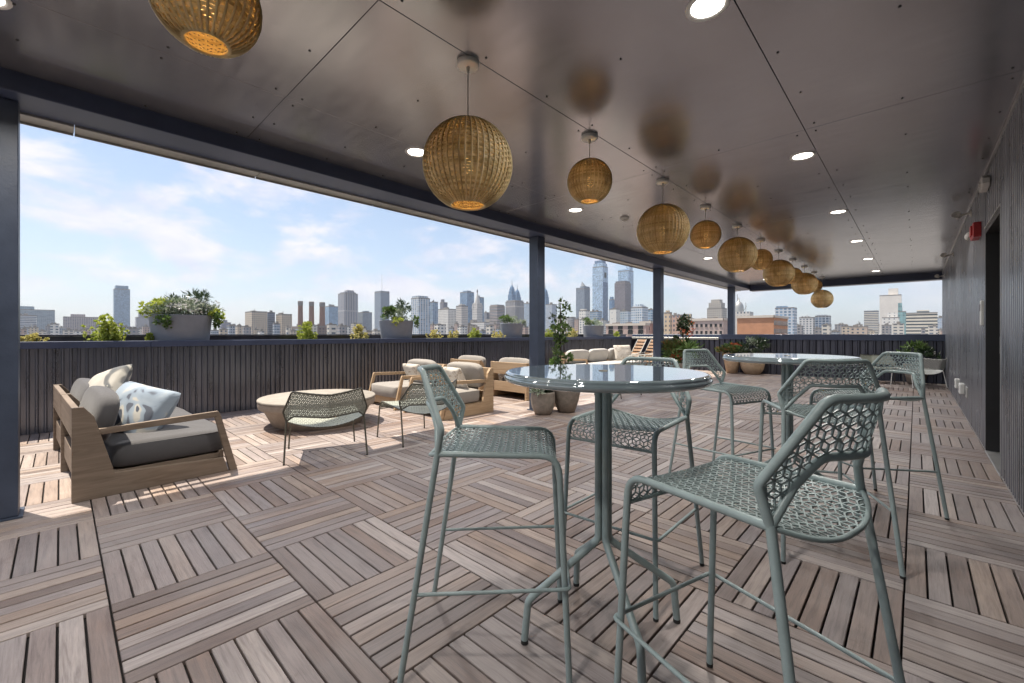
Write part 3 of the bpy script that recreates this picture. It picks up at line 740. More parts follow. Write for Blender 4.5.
def lounge(label,cat,name,loc,rz,width,wood,fab,seats=1,group=None,mid=False):
    """local: x along the width, seat faces +y, back at y=0"""
    t=thing(name,label,cat,loc,rz,group)
    tk=.045
    prof=[(0,0),(.96,0),(.925,.125),(.225,.165),(.115,.60),(.06,.675),(0,.675)]
    for x0 in (0,width-tk):
        m=MB(); m.prism(prof,x0,x0+tk); sp=m.build('side_panel',wood,t,.004)
        m=MB(); m.prism([(-.001,.455),(-.001,.50),(.885,.535),(.905,.495),(.86,.485),(.2,.462)],x0+.004,x0+tk-.004); m.build('armrest',wood,t,.004)
        m=MB(); m.prism([(.86,.487),(.905,.493),(1.03,0),(.972,0)],x0+.003,x0+tk-.003); m.build('front_leg',wood,t,.004)
    if mid:
        m=MB(); m.prism([(0,0),(.14,0),(.14,.14),(.225,.165),(.115,.60),(.06,.675),(0,.675)],width/2-tk/2,width/2+tk/2); m.build('middle_panel',wood,t,.004)
    m=MB(); m.box(tk+.001,width-tk-.001,.002,.04,.45,.672,bev=.003); m.build('back_board',wood,t)
    m=MB(); m.box(tk+.001,width-tk-.001,.02,.06,.13,.31,bev=.003); m.build('rear_rail',wood,t)
    m=MB(); m.box(tk+.001,width-tk-.001,.90,.935,.05,.185,bev=.003); m.build('front_rail',wood,t)
    m=MB(); m.box(tk+.001,width-tk-.001,.061,.899,.13,.165); m.build('seat_base',wood,t)
    iw=(width-2*tk)/seats
    for k in range(seats):
        m=MB(); cushion(m,tk+iw*k+.006,tk+iw*(k+1)-.006,.20,.985,.168,.365,.22,.012,14); sc_=m.build('seat_cushion',fab,t)
        xa,xb,ya,yb=tk+iw*k+.014,tk+iw*(k+1)-.014,.208,.977; cr=[]
        for q in range(48):
            an=2*PI*q/48; cr.append(((xa+xb)/2+(xb-xa)/2*math.copysign(abs(math.cos(an))**.25,math.cos(an)),(ya+yb)/2+(yb-ya)/2*math.copysign(abs(math.sin(an))**.25,math.sin(an)),.343+.004*noise.noise(Vector((an,k,0)))))
        m=MB(); m.tube(cr,.0045,5,closed=True); m.build('piping',fab,sc_)
        # back cushion: a slanted bolster that folds over the board
        R=Matrix.Translation((0,.175,.56))@Matrix.Rotation(math.radians(-14),4,'X')
        m=MB(); cushion(m,tk+iw*k+.006,tk+iw*(k+1)-.006,-.075,.085,-.20,.195,.48,0,16,R); b=m.build('back_cushion',fab,t)
    return t
lounge('two seat teak sofa with charcoal cushions and leaf print pillows nearest the camera','sofa','lounge_sofa',(-6.497,-.05,0),.049,2.17,M['teak_grey'],M['fab_dark'],2,None,True)
pillow('throw_pillow','blue and cream brushstroke throw pillow in front on the charcoal sofa','pillow_blue',(-4.98,.46,.51),(math.radians(58),math.radians(10),math.radians(34)),.60,.52,.24)
pillow('throw_pillow','cream and black leaf print throw pillow leaning behind the blue one','pillow_cream',(-5.42,.27,.66),(math.radians(58),math.radians(-16),math.radians(30)),.50,.50,.17)
lounge('light teak armchair with grey cushions by the round concrete table, left one of the pair','armchair','lounge_armchair',(-5.92,4.62,0),PI,.93,M['teak'],M['fab_grey'],1,'teak armchairs facing the round table')
pillow('throw_pillow','cream pillow on the left one of the two armchairs facing the round table','pillow_mark',(-6.32,4.22,.52),(math.radians(64),0,math.radians(184)),.48,.38,.14)
lounge('light teak armchair showing its wooden side panel, right one of the pair','armchair','lounge_armchair',(-4.76,4.62,0),PI,.93,M['teak'],M['fab_grey'],1,'teak armchairs facing the round table')
pillow('throw_pillow','cream pillow on the armchair with the visible wooden side panel','pillow_mark',(-5.2,4.22,.52),(math.radians(64),0,math.radians(176)),.48,.38,.14)
lounge('teak armchair turned away with only its pale cushion top showing behind another armchair','armchair','lounge_armchair',(-7.22,5.72,0),0,.93,M['teak'],M['fab_grey'],1,'teak armchairs turned away from the camera')
lounge('teak armchair turned away, its wooden back board next to the navy post','armchair','lounge_armchair',(-5.98,5.72,0),0,.93,M['teak'],M['fab_grey'],1,'teak armchairs turned away from the camera')
pillow('throw_pillow','pale pillow glimpsed through the back gap of the turned away armchair','fab_white',(-5.68,6.02,.50),(math.radians(66),0,0),.44,.36,.13)
# sectional sofa along the parapet, faces +x
lounge('long pale three seat sofa along the parapet behind the near bar table','sofa','lounge_sofa',(-7.25,13.0,0),-PI/2,3.4,M['teak'],M['fab_light'],3)
pillow('throw_pillow','cream pillow with sketched lines at the right end of the long pale sofa','pillow_mark',(-6.72,12.2,.62),(math.radians(70),0,math.radians(60)),.62,.5,.16)
# wooden slat loungers
def slat_chair(label,loc,rz):
    t=thing('slat_lounger',label,'lounger',loc,rz,'brown slat loungers by the far parapet')
    for s in (-1,1):
        m=MB(); m.tube([(.95,s*.27,.0),(.90,s*.27,.30),(.05,s*.27,.33),(-.32,s*.27,1.02)],.014,6,fil=.04); m.build('side_frame',M['white_mesh'],t)
        m=MB(); m.tube([(-.1,s*.27,.55),(-.28,s*.27,.0)],.013,6); m.build('rear_leg',M['white_mesh'],t)
        m=MB(); m.tube([(.85,s*.29,.30),(.8,s*.29,.52),(.1,s*.29,.55),(-.1,s*.27,.60)],.014,6,fil=.04); m.build('armrest',M['white_mesh'],t)
    m=MB()
    for k in range(7):
        q=k/6; c=Vector((.03-.34*q,0,.36+.62*q)); R=Matrix.Translation(c)@Matrix.Rotation(math.radians(-28),4,'Y')
        m.box(-.008,.008,-.26,.26,-.04,.04,M=R,bev=.003)
    m.build('slatted_back',M['wood_slat'],t)
    m=MB()
    for k in range(8): x=.12+.105*k; m.box(x-.04,x+.04,-.26,.26,.335,.35,bev=.003)
    m.build('slatted_seat',M['wood_slat'],t)
    return t
s1=slat_chair('brown slatted lounger in the corner beyond the pale sofa, left one',(-6.75,12.95,0),-2.15)
dup(s1,(-6.34,13.08,0),-2.15,'brown slatted lounger just left of the third navy post')
dup(s1,(-5.6,13.3,0),-2.15,'brown slatted lounger partly hidden behind the third navy post')
# ------------------------------------------------------------------ plants
def leaf(m,p,d,ln,w,nrm=None,bend=.2):
    d=d.normalized(); up=nrm or Vector((random.uniform(-1,1),random.uniform(-1,1),random.uniform(-.2,1)))
    sd=d.cross(up)
    if sd.length<1e-3: sd=Vector((1,0,0))
    sd.normalize(); n=sd.cross(d)
    a=p; b=p+d*ln*.5+n*ln*bend*.5; c=p+d*ln-n*ln*bend*.15
    k=len(m.v); m.v+= [tuple(a),tuple(b-sd*w/2),tuple(c),tuple(b+sd*w/2)]
    m.f.append((k,k+1,k+2,k+3)); m.uv.append([(0,0)]*4); m.mi.append(m.cur); m.sm.append(False)
def rdir(zb=0): 
    while True:
        v=Vector((random.uniform(-1,1),random.uniform(-1,1),random.uniform(-1,1)))
        if .05<v.length<1: v.normalize(); v.z+=zb; return v.normalized()
def bush(m,c,rx,ry,rz,n,ln,w,clumps=None,zb=.5):
    """leaves gathered in clumps with gaps"""
    K=clumps or max(4,int(n/45)); cl=[]
    for _ in range(K):
        d=rdir(.2); q=random.uniform(.35,1)**.5; cl.append((Vector((c[0]+d.x*rx*q,c[1]+d.y*ry*q,c[2]+d.z*rz*q)),random.uniform(.22,.42)))
    for _ in range(n):
        cc,s=random.choice(cl); d=rdir(0); p=cc+Vector((d.x*rx*s,d.y*ry*s,d.z*rz*s))*random.uniform(.3,1)
        leaf(m,p,(d+Vector((0,0,zb))).normalized(),ln*random.uniform(.7,1.3),w*random.uniform(.7,1.2))
def trough_pot(label,y,R,plants,z0=1.052,ztop=1.47,seed=1):
    random.seed(seed)
    t=thing('planter_pot',label,'planter',(-8.0,y,z0),0,'big grey planters on the left parapet')
    h=ztop-z0; r0=R*.88
    R2=min(R,.34)
    # oval tub: stretched along the parapet
    def ov(prof,mm,n=40):
        rows=[[(r*.80*math.cos(2*PI*k/n),r*math.sin(2*PI*k/n),z) for k in range(n)] for r,z in prof]; mm.grid(rows,closed=True)
    m=MB(); ov([(r0,0.001),(R,h),(R+.004,h+.012),(R-.02,h+.012),(R-.03,h-.05)],m); m.build('tub',M['planter'],t)
    m=MB(); ov([(R-.028,h-.04),(.001,h-.03)],m); m.build('potting_soil',M['soil'],t)
    for kd,n,ln,w,cx_,cy_,cz,rx,ry,rz in plants:
        m=MB(); bush(m,(cx_,cy_,h+cz),rx,ry,rz,n,ln,w); m.build({'lf_silver':'silver_foliage','lf_green':'green_foliage','lf_dark':'dark_foliage','lf_lime':'lime_foliage','flower':'white_blooms','lf_yellow':'yellow_foliage'}[kd],M[kd],t)
    return t
trough_pot('largest grey planter on the parapet, full of silvery and lime herbs, far left',1.25,.385,[('lf_silver',2600,.06,.024,0,.02,.09,.27,.40,.13),('lf_lime',420,.055,.03,.0,-.30,.10,.2,.16,.12),('lf_dark',420,.09,.016,-.05,.12,.22,.16,.24,.16),
    ('lf_green',260,.05,.035,.2,-.22,-.06,.1,.1,.13),('lf_lime',160,.05,.035,.16,.40,-.02,.1,.09,.1),('flower',900,.028,.022,.05,.05,.13,.28,.36,.13),('lf_green',200,.05,.03,.2,.38,-.12,.06,.07,.16)],seed=3)
trough_pot('grey planter with a round dark green shrub and silver herbs, centre left of the skyline',4.9,.37,[('lf_dark',160,.05,.03,0,-.2,.15,.14,.14,.14),('lf_green',460,.05,.03,.0,-.2,.16,.17,.16,.13),('lf_silver',700,.06,.022,0,.14,.12,.22,.24,.16),('lf_dark',240,.09,.02,-.03,.2,.28,.12,.16,.16),('lf_lime',200,.05,.03,.22,-.1,-.02,.08,.12,.1),('lf_green',160,.05,.03,.22,.34,-.08,.06,.07,.2)],seed=5)
trough_pot('grey planter with pale trailing herbs just left of the second navy post',8.45,.35,[('lf_silver',500,.06,.025,0,.05,.09,.24,.30,.11),('lf_green',300,.06,.03,0,-.12,.12,.2,.2,.12),('lf_silver',160,.05,.02,.2,.3,-.1,.05,.06,.2),('flower',120,.03,.02,0,.1,.14,.2,.26,.08)],seed=8)
trough_pot('smallest looking grey planter with pale herbs between the second and third posts',12.5,.42,[('lf_silver',500,.07,.03,0,.05,.09,.26,.36,.12),('lf_green',240,.06,.03,0,-.15,.13,.2,.25,.12),('flower',120,.03,.02,0,.1,.16,.2,.26,.08)],seed=11)
def tuft(y,h,label,mat,n,seed,x=-7.9,spread=.12):
    random.seed(seed)
    t=thing('sedum_plant',label,'plant',(x,y,1.052),0,'small bright plants in the parapet trough')
    m=MB(); sp_=spread*.62
    for _ in range(n//7+6):
        bx,by=random.gauss(0,sp_*.42),random.gauss(0,sp_*.5); hh=h*random.uniform(.35,1)*(1-.35*min(1,abs(by)/sp_))
        top=Vector((bx*1.25,by*1.25,hh))
        for k in range(12):
            q=(k+.5)/12; p=Vector((bx,by,0)).lerp(top,q); d=rdir(.55); leaf(m,p,d,.05,.034)
        for k in range(7): leaf(m,top,rdir(1.0),.04,.035)
    m.build('foliage',M[mat],t)
    m=MB()
    m.tube([(0,0,-.01),(.01,.01,h*.7)],.006,5)
    m.build('stem',M['stem'],t)
for i,(px,h,lab,mt,n,sp) in enumerate([(36,.14,'low yellow succulent in the trough at the far left','lf_yellow',60,.22),(107,.42,'bright lime sedum in the trough left of the largest planter','lf_lime',330,.2),(149,.16,'tiny lime sprig touching the left side of the largest planter','lf_lime',40,.06),
  (307,.38,'lime sedum in the trough in front of the brick chimneys','lf_lime',260,.18),(359,.34,'yellow lime sedum in the trough between the chimneys and the second planter','lf_yellow',220,.19),(434,.24,'thin yellow succulent just right of the second planter','lf_yellow',90,.22),
  (453,.26,'yellow succulent in the trough below the white office blocks','lf_yellow',90,.2),(475,.30,'bright lime sedum below the clock tower','lf_lime',200,.2),(498,.22,'low yellow sedum just left of the third planter','lf_yellow',90,.24),
  (573,.36,'yellow lime sedum left of the fourth planter','lf_yellow',160,.22),(617,.26,'small lime sedum right of the fourth planter','lf_lime',90,.18),(549,.3,'yellow sedum behind the climbing vine','lf_lime',140,.25)]):
    y=None
    u=(px-512)/FPX; d=7.9/-(FX+u*RX); tuft(d*(FY+u*RY),h,lab,mt,n,50+i,spread=sp)
def pot(label,loc,prof,mat,seed,group=None,name='plant_pot'):
    random.seed(seed); t=thing(name,label,'potted plant',loc,0,group)
    m=MB(); m.lathe([(max(.001,prof[0][0]-.02),.002)]+prof+[(prof[-1][0]-.025,prof[-1][1]),(prof[-1][0]-.03,prof[-1][1]-.06)],36); m.build('pot',M[mat],t)
    m=MB(); m.lathe([(prof[-1][0]-.028,prof[-1][1]-.04),(.001,prof[-1][1]-.035)],24); m.build('potting_soil',M['soil'],t)
    return t
def fol(t,name,mat,*b):
    m=MB()
    for q in b: bush(m,*q)
    return m.build(name,M[mat],t)
t=pot('small round stone pot of mixed red and green plants beside the navy post',(-4.07,4.98,0),[(.12,.004),(.165,.10),(.185,.22),(.178,.31),(.182,.335)],'clay',21)
fol(t,'foliage','lf_dark',((0,0,.42),.17,.17,.09,420,.07,.03)); fol(t,'silver_foliage','lf_silver',((.02,-.14,.36),.12,.10,.08,140,.06,.03),((-.12,.05,.38),.1,.1,.08,100,.06,.03)); fol(t,'red_blooms','flower_red',((-.03,.0,.5),.12,.12,.05,60,.03,.025)); fol(t,'orange_leaves','lf_orange',((-.1,0,.45),.1,.1,.06,90,.06,.025))
t=pot('tall rounded stone pot standing right of the small potted flowers under the table edge',(-3.93,5.38,0),[(.13,.004),(.19,.18),(.225,.38),(.22,.50),(.19,.60),(.195,.63)],'clay',22)
fol(t,'foliage','lf_dark',((0,0,.66),.16,.16,.05,160,.05,.03))
t=pot('tall stone pot with a green climbing vine on a pole, behind the other two pots',(-4.3,5.72,0),[(.12,.004),(.17,.18),(.2,.38),(.195,.50),(.165,.58),(.17,.60)],'clay',23)
m=MB(); m.tube([(0,0,.55),(0,0,1.70)],.008,6); [m.tube([(.12*math.cos(a),.12*math.sin(a),.55),(0,0,1.62)],.005,5) for a in (0,2.1,4.2)]; m.build('trellis',M['bark'],t)
fol(t,'foliage','lf_green',((0,0,.72),.19,.19,.13,150,.075,.045),((0,0,1.0),.15,.15,.2,130,.07,.045),((0,0,1.3),.17,.17,.24,150,.07,.045),((0,0,1.58),.13,.13,.15,80,.065,.04))
fol(t,'dark_foliage','lf_dark',((0,0,1.0),.12,.12,.25,60,.06,.035),((0,0,1.35),.14,.14,.26,80,.06,.035),((0,0,.62),.2,.2,.08,160,.1,.02))
t=pot('large stone pot of orange bromeliads and a leafy climber beside the third navy post',(-4.0,9.95,0),[(.14,.004),(.2,.2),(.24,.4),(.23,.5),(.235,.53)],'clay',24)
fol(t,'foliage','lf_green',((0,.0,.75),.34,.34,.18,420,.22,.035),((.25,.2,.85),.2,.2,.1,100,.24,.03)); fol(t,'orange_leaves','lf_orange',((-.12,-.12,.82),.26,.26,.18,460,.13,.035)); fol(t,'red_blooms','flower_red',((0,-.2,.66),.14,.1,.07,90,.07,.04))
m=MB(); m.tube([(0,.12,.5),(0.02,.14,1.6)],.012,6); m.build('stem',M['bark'],t)
fol(t,'climber_foliage','lf_dark',((0,.12,1.05),.17,.17,.2,260,.08,.045),((.02,.14,1.36),.18,.18,.22,330,.08,.045),((.02,.14,1.58),.1,.1,.1,90,.07,.04)); fol(t,'climber_blooms','flower_red',((.1,.1,1.3),.2,.2,.25,60,.05,.035))
t=pot('tall tapered sand coloured pot of orange and green succulents by the far parapet',(-4.10,14.15,0),[(.15,.004),(.21,.3),(.25,.58),(.26,.62)],'clay_light',25)
fol(t,'foliage','lf_green',((0,0,.78),.24,.24,.14,300,.1,.05)); fol(t,'orange_leaves','lf_orange',((-.08,-.1,.72),.27,.25,.1,300,.09,.05)); fol(t,'red_blooms','flower_red',((0.1,0,.82),.2,.2,.08,60,.05,.05))
t=pot('wide rounded sand coloured pot with a dark shrub against the far parapet',(-3.55,14.2,0),[(.2,.004),(.30,.16),(.33,.34),(.30,.46),(.305,.48)],'clay_light',26)
fol(t,'foliage','lf_dark',((0,0,.78),.38,.34,.26,520,.09,.035),((-.25,0,.72),.25,.25,.2,160,.09,.035)); fol(t,'silver_foliage','lf_silver',((0,0,.85),.36,.34,.2,160,.09,.03))
t=pot('pale pot with a broad leafed shrub in the far right corner',(-.0,14.12,0),[(.15,.004),(.2,.2),(.235,.45),(.24,.48)],'concrete',27)
fol(t,'foliage','lf_green',((-.02,0,.74),.24,.2,.2,110,.13,.06)); fol(t,'dark_foliage','lf_dark',((.16,0,.68),.2,.16,.14,110,.11,.05))
# ------------------------------------------------------------------ city
fac_cache={}
def facade(wall,glass,bay=3.2,flr=3.6,ww=.55,wh=.5,rough=.75,vert=False):
    key=(wall,glass,bay,flr,ww,wh)
    if key in fac_cache: return fac_cache[key]
    m,t,p=nt('city_facade')
    uv=N(t,'ShaderNodeUVMap'); uv.uv_map='UVMap'; sp=N(t,'ShaderNodeSeparateXYZ'); L(t,uv.outputs[0],sp.inputs[0])
    a=mathn(t,'FRACT',mathn(t,'DIVIDE',sp.outputs[0],bay)); b=mathn(t,'FRACT',mathn(t,'DIVIDE',sp.outputs[1],flr))
    ma=mathn(t,'LESS_THAN',mathn(t,'ABSOLUTE',mathn(t,'SUBTRACT',a,.5)),ww/2); mb=mathn(t,'LESS_THAN',mathn(t,'ABSOLUTE',mathn(t,'SUBTRACT',b,.5)),wh/2)
    f=mathn(t,'MULTIPLY',ma,mb)
    fa=mathn(t,'FLOOR',mathn(t,'DIVIDE',sp.outputs[0],bay)); fb=mathn(t,'FLOOR',mathn(t,'DIVIDE',sp.outputs[1],flr))
    cb=N(t,'ShaderNodeCombineXYZ'); L(t,fa,cb.inputs[0]); L(t,fb,cb.inputs[1]); wn=N(t,'ShaderNodeTexWhiteNoise'); wn.noise_dimensions='2D'; L(t,cb.outputs[0],wn.inputs[0])
    g=mixc(t,wn.outputs[0],tuple(x*.65 for x in glass),tuple(min(1,x*1.5+.02) for x in glass))
    n=noise_tex(t,.09,4,coords(t)); wc=mixc(t,n,tuple(x*.82 for x in wall),tuple(min(1,x*1.12) for x in wall))
    L(t,mixc(t,f,wc,g),p.inputs['Base Color'])
    L(t,mathn(t,'MULTIPLY_ADD',f,.22-rough,rough),p.inputs['Roughness'])
    bump(t,p,mathn(t,'MULTIPLY',f,-1.),.6,.3)
    fac_cache[key]=m; return m
roofm=simple('flat_roof',(.22,.21,.20),.9,0,.2,.2)
def cbox(m,x0,x1,y0,y1,z0,z1,su=0):
    P=[(x0,y0),(x1,y0),(x1,y1),(x0,y1)]; u=su
    for i in range(4):
        a,b=P[i],P[(i+1)%4]; ln=math.hypot(b[0]-a[0],b[1]-a[1])
        m.face([(a[0],a[1],z0),(b[0],b[1],z0),(b[0],b[1],z1),(a[0],a[1],z1)],[(u,z0+26),(u+ln,z0+26),(u+ln,z1+26),(u,z1+26)]); u+=ln
    m.face([(x0,y0,z1),(x1,y0,z1),(x1,y1,z1),(x0,y1,z1)],[(.01,.01)]*4)
def foot(px0,px1,d,q=1.0):
    """real footprint: corner on the ray of px0 at depth d, sides a (x) and b (y)"""
    u=(px0-512)/FPX; x=d*(FX+u*RX); y=d*(FY+u*RY); uc=((px0+px1)/2-512)/FPX
    cx_=RX-uc*FX; cy_=RY-uc*FY
    W=(px1-px0)*d/FPX
    if cy_<.12: a=W/max(.3,cx_); b=a*q      # only the -y face shows
    elif cx_<.12: b=W/max(.3,cy_); a=b*q
    else: a=W/(cx_+q*cy_); b=a*q
    return x,y,a,b
def zt(yy,d): return H+(334-yy)*d/FPX
def bld(label,px0,px1,yt,d,mat,q=1.0,cat='building',roof=None,name='city_building',parapet=True,tiers=None,group=None):
    x,y,a,b=foot(px0,px1,d,q); z=zt(yt,d)
    t=thing(name,label,cat,(x,y,-26),0,group)
    m=MB(); cbox(m,0,a,0,b,0,z+26-(.0 if not parapet else 0)); m.build('wall',mat,t)
    e=min(a,b)*.03+.25
    m=MB(); h=max(.5,d*.0016); Z=z+26
    for bx in ((0-.1,a+.1,-.1,e),(-.1,a+.1,b-e,b+.1),(-.1,e,e,b-e),(a-e,a+.1,e,b-e)): m.box(bx[0],bx[1],bx[2],bx[3],Z-.3,Z+h)
    m.build('roof_parapet',roofm if roof is None else roof,t)
    if tiers:
        for (fx0,fx1,fy0,fy1,ytop,nm,mt) in tiers:
            z2=zt(ytop,d)+26; m=MB(); cbox(m,a*fx0,a*fx1,b*fy0,b*fy1,Z-.2,z2); m.build(nm,mt or mat,t)
    else:
        random.seed(int(px0*7+yt)); m=MB()
        for _ in range(3):
            fx=random.uniform(.1,.6)*a; fy=random.uniform(.1,.6)*b; cbox(m,fx,fx+a*random.uniform(.12,.3),fy,fy+b*random.uniform(.12,.3),Z-.1,Z+d*.0016*random.uniform(1.5,4.))
        m.build('rooftop_unit',roofm,t)
    if int(px0*3+yt)%3==0 and d>500:
        m=MB(); hh=d*.004*random.uniform(1,2.4); m.tube([(a*.5,b*.4,Z),(a*.5,b*.4,Z+hh)],d*.0007,5); m.build('roof_mast',M['gutter'],t)
    return t,a,b,z+26
BEI=(.50,.43,.35); WHI=(.66,.65,.62); GRY=(.36,.36,.37); BLU=(.20,.28,.38); BRN=(.26,.20,.17); DK=(.09,.12,.16); GL=(.08,.12,.17); GLB=(.16,.26,.38); PNK=(.46,.33,.29); ORG=(.50,.26,.16)
f=facade
SP=lambda y,nm='penthouse',mt=None,x0=.3,x1=.7: (x0,x1,x0,x1,y,nm,mt)
S_=[ # label, px0, px1, ytop, dist, material, q, tiers
('long low blue grey office block at the far left of the skyline',14,56,311,1300,f((.30,.36,.42),GL,4,3.8,.9,.45),1.4,[(.3,.7,.0,.5,307,'penthouse',None)]),
('pale banded office block in front of the far left blue grey block',14,37,316,900,f((.48,.50,.54),GL,6,3.6,1.,.4),1,None),
('wide pinkish grey apartment block left of the slender glass tower',63,99,318,1100,f((.38,.34,.35),DK,4,3.5,.5,.5),1.3,[(.35,.6,.2,.6,314.5,'penthouse',None)]),
('slender blue glass tower standing alone on the left skyline',113,129,290,1600,f(BLU,GLB,3,3.6,.7,.7),1,[(.06,.9,.1,.9,286,'crown',None)]),
('small grey setback block just left of the largest planter',135,150,318,1300,f((.36,.36,.40),DK,3,3.5,.5,.5),1,[(.2,.8,.2,.8,312.5,'upper_storeys',None)]),
('small dark gabled tower just right of the largest planter',219,231,323,1500,f((.20,.20,.27),DK),1,[(.3,.7,.3,.7,320,'roof_house',None)]),
('beige apartment slab, left half of the pair left of the chimneys',245,267,312.5,700,f(BEI,DK,3,3.3,.4,.45),.6,None),
('blue grey core joining the two beige apartment slabs',266,275,312.8,715,f((.26,.29,.36),DK,3,3.3,.6,.6),1,None),
('lower beige apartment slab just left of the brick chimneys',276,292,315,720,f(BEI,DK,3,3.3,.4,.45),.6,None),
('pale blue glass office block behind the third chimney',325,338,307,1500,f((.25,.36,.50),GLB,3,3.6,.8,.8),1,None),
('grey ribbed office tower with a stepped crown right of the chimneys',338,358,294.5,1250,f((.36,.35,.38),DK,5,60,.42,.94),1,[(.1,.9,.1,.9,292.5,'crown',None),(.35,.8,.3,.8,290.5,'roof_plant',None)]),
('low blue grey office block between the ribbed tower and the antenna tower',358,372,313,1300,f((.28,.32,.38),DK,4,3.6,.7,.5),1,[(.3,.8,.3,.8,311,'penthouse',None)]),
('dark blue tower with a thin white antenna on its roof',374.5,389.5,293,1500,f((.25,.30,.38),DK,4,4,.5,.6),.8,[(.0,.98,.02,.98,291.5,'crown',None)]),
('white and blue striped apartment tower behind the second planter',411,430,299,700,f((.56,.58,.60),GLB,5,3.4,.5,.75),1,[(.05,.9,.05,.9,296.3,'roof_storey',M['red'] if 0 else None)]),
('blue panelled apartment wing right of the striped tower',430,438,302.5,720,f((.35,.42,.52),GLB,4,3.4,.6,.6),1.2,None),
('small dark stepped tower left of the white office blocks',440,447.5,303,1500,f((.22,.21,.24),DK,3,3.6,.5,.5),1,[(.1,.6,.1,.6,299.5,'crown',None)]),
('broad low white office block below the blue glass twin towers',438,457,310,900,f(WHI,DK,4,3.4,.4,.4),.7,None),
('cream stepped office block just left of the city hall tower',456,468,306.5,850,f((.55,.52,.49),DK,3,3.5,.5,.4),1,[(.2,.8,.2,.8,304.5,'penthouse',None)]),
('wide blue glass tower behind the cream stepped block',460,474,293,1500,f(BLU,(.14,.22,.34),3,3.8,.85,.85),.8,[(.2,.8,.2,.8,291,'penthouse',None)]),
('narrow blue glass tower just right of the city hall tower',475.5,484,298,1600,f((.20,.27,.36),(.12,.2,.3),3,3.8,.85,.85),1,None),
('small dark block between the city hall tower and the brown office block',484,489.5,313,1300,f((.20,.21,.24),DK),1,None),
('brown banded office block right of the city hall tower',489.5,505,307,1000,f((.38,.33,.31),DK,60,3.5,1.,.45),1,[(.05,.95,.05,.95,305,'roof_storey',None)]),
('grey ribbed office slab below the spired glass tower',505.5,524,302.5,1050,f((.40,.38,.38),DK,3.5,60,.45,.95),1,[(.05,.95,.05,.95,300.5,'roof_storey',None)]),
('pale blue slab partly hidden behind the second navy post',524,534,304,1150,f((.40,.45,.52),GLB,3,3.6,.6,.6),1,None),
('white tower right of the second navy post behind the vine',545.5,557,305,1200,f((.50,.52,.56),GLB,3,3.6,.6,.6),1,None),
('pale low office block behind the climbing vine',556,576,318,800,f(WHI,DK,4,3.5,.5,.5),1,None),
('white cube office block below the dark spired tower',579,590,311,750,f(WHI,GL,5,5,.3,.3),1,[(.1,.7,.1,.7,309,'penthouse',None)]),
('low grey glass block right of the white cube block',590,602,312,780,f((.38,.43,.48),GLB,3,3.6,.7,.6),1,None),
('white windowless block below the brown slab tower',609.5,620,309.5,650,f(WHI,(.4,.42,.45),9,9,.2,.2),1,None),
('pale blue block joined to the white windowless block',619,633,311.5,660,f((.46,.52,.58),GLB,3,3.6,.5,.5),1,None),
('white domed glass apartment block left of the third navy post',631,648,308,560,f((.56,.60,.64),GLB,3,3.3,.6,.55),1,[(.1,.9,.1,.9,306,'roof_storey',None),(.25,.75,.25,.75,304.5,'dome_house',None)]),
('blue glass apartment wing touching the third navy post',646,655,310,580,f((.42,.50,.58),GLB,3,3.3,.7,.6),1,None),
('beige brick apartment house right of the third navy post',664,672,313,330,f((.55,.45,.33),DK,3,3.4,.35,.45),.8,[(.2,.7,.2,.8,310.5,'roof_house',None)]),
('pink brick apartment house behind the red flowering climber',672,685,315.5,320,f((.48,.33,.27),DK,3,3.4,.35,.5),.8,None),
('low yellow stone house between the climber and the pale brick factory',684,694,319,300,f((.50,.42,.30),DK,3,3.4,.35,.45),.8,[(.2,.8,.2,.8,314,'water_tank_house',None)]),
('stepped beige art deco tower left of the farthest navy post',707,727,309,700,f((.44,.41,.37),DK,3,3.4,.4,.5),1,[(.08,.9,.08,.9,303,'middle_tier',None),(.2,.78,.2,.78,299.7,'top_tier',None)]),
('blue and white glass apartment tower right of the orange brick building',775,797,308.5,480,f((.50,.54,.60),GLB,4,3.3,.6,.6),1,[(.05,.6,.05,.6,306.3,'roof_storey',f((.22,.32,.48),GLB,3,3.3,.7,.7))]),
('pale grey apartment block left of the dark glass apartment cube',799,815.5,318,620,f((.56,.56,.57),DK,4,3.3,.5,.5),1,[(.1,.7,.1,.6,316.3,'roof_storey',None)]),
('dark glass apartment cube with white balconies below the last lamp',815,831,316.5,600,f((.34,.38,.44),(.06,.1,.16),4,3.3,.75,.7),1,[(.1,.8,.1,.8,315,'roof_storey',None)]),
('tan stepped house row left of the white office tower',850,867,327,420,f((.46,.38,.32),DK,4,3.3,.4,.45),1,None),
('cream slab block touching the left side of the white office tower',864,878,311.5,850,f((.58,.54,.48),DK,60,3.4,1,.45),1,[(.1,.9,.1,.9,310.8,'penthouse',None)]),
('tall blank white office tower with a white box on top, at the right',879.5,901,296,900,f((.68,.65,.61),(.5,.48,.46),12,12,.1,.05),.9,[(.4,.85,.3,.8,288.8,'roof_box',None)]),
('low white stepped block in front of the blank white tower',882,899,318,700,f((.72,.71,.69),DK,6,5,.3,.3),1,[(.3,.9,.2,.9,313,'upper_storeys',None)]),
('wide cream office block with long ribbon windows at the right end',906,937,313.5,620,f((.66,.62,.53),(.07,.09,.11),200,4.6,1,.45),.7,[(.35,.75,.2,.8,310.5,'penthouse',None)]),
('small pale blue tower next to the fluted wall edge',937,943,318,900,f((.45,.5,.58),GLB),1,None),
]
for lab,p0,p1,yt,d,mt,q,ti in S_: bld(lab,p0,p1,yt,d,mt,q,tiers=ti)
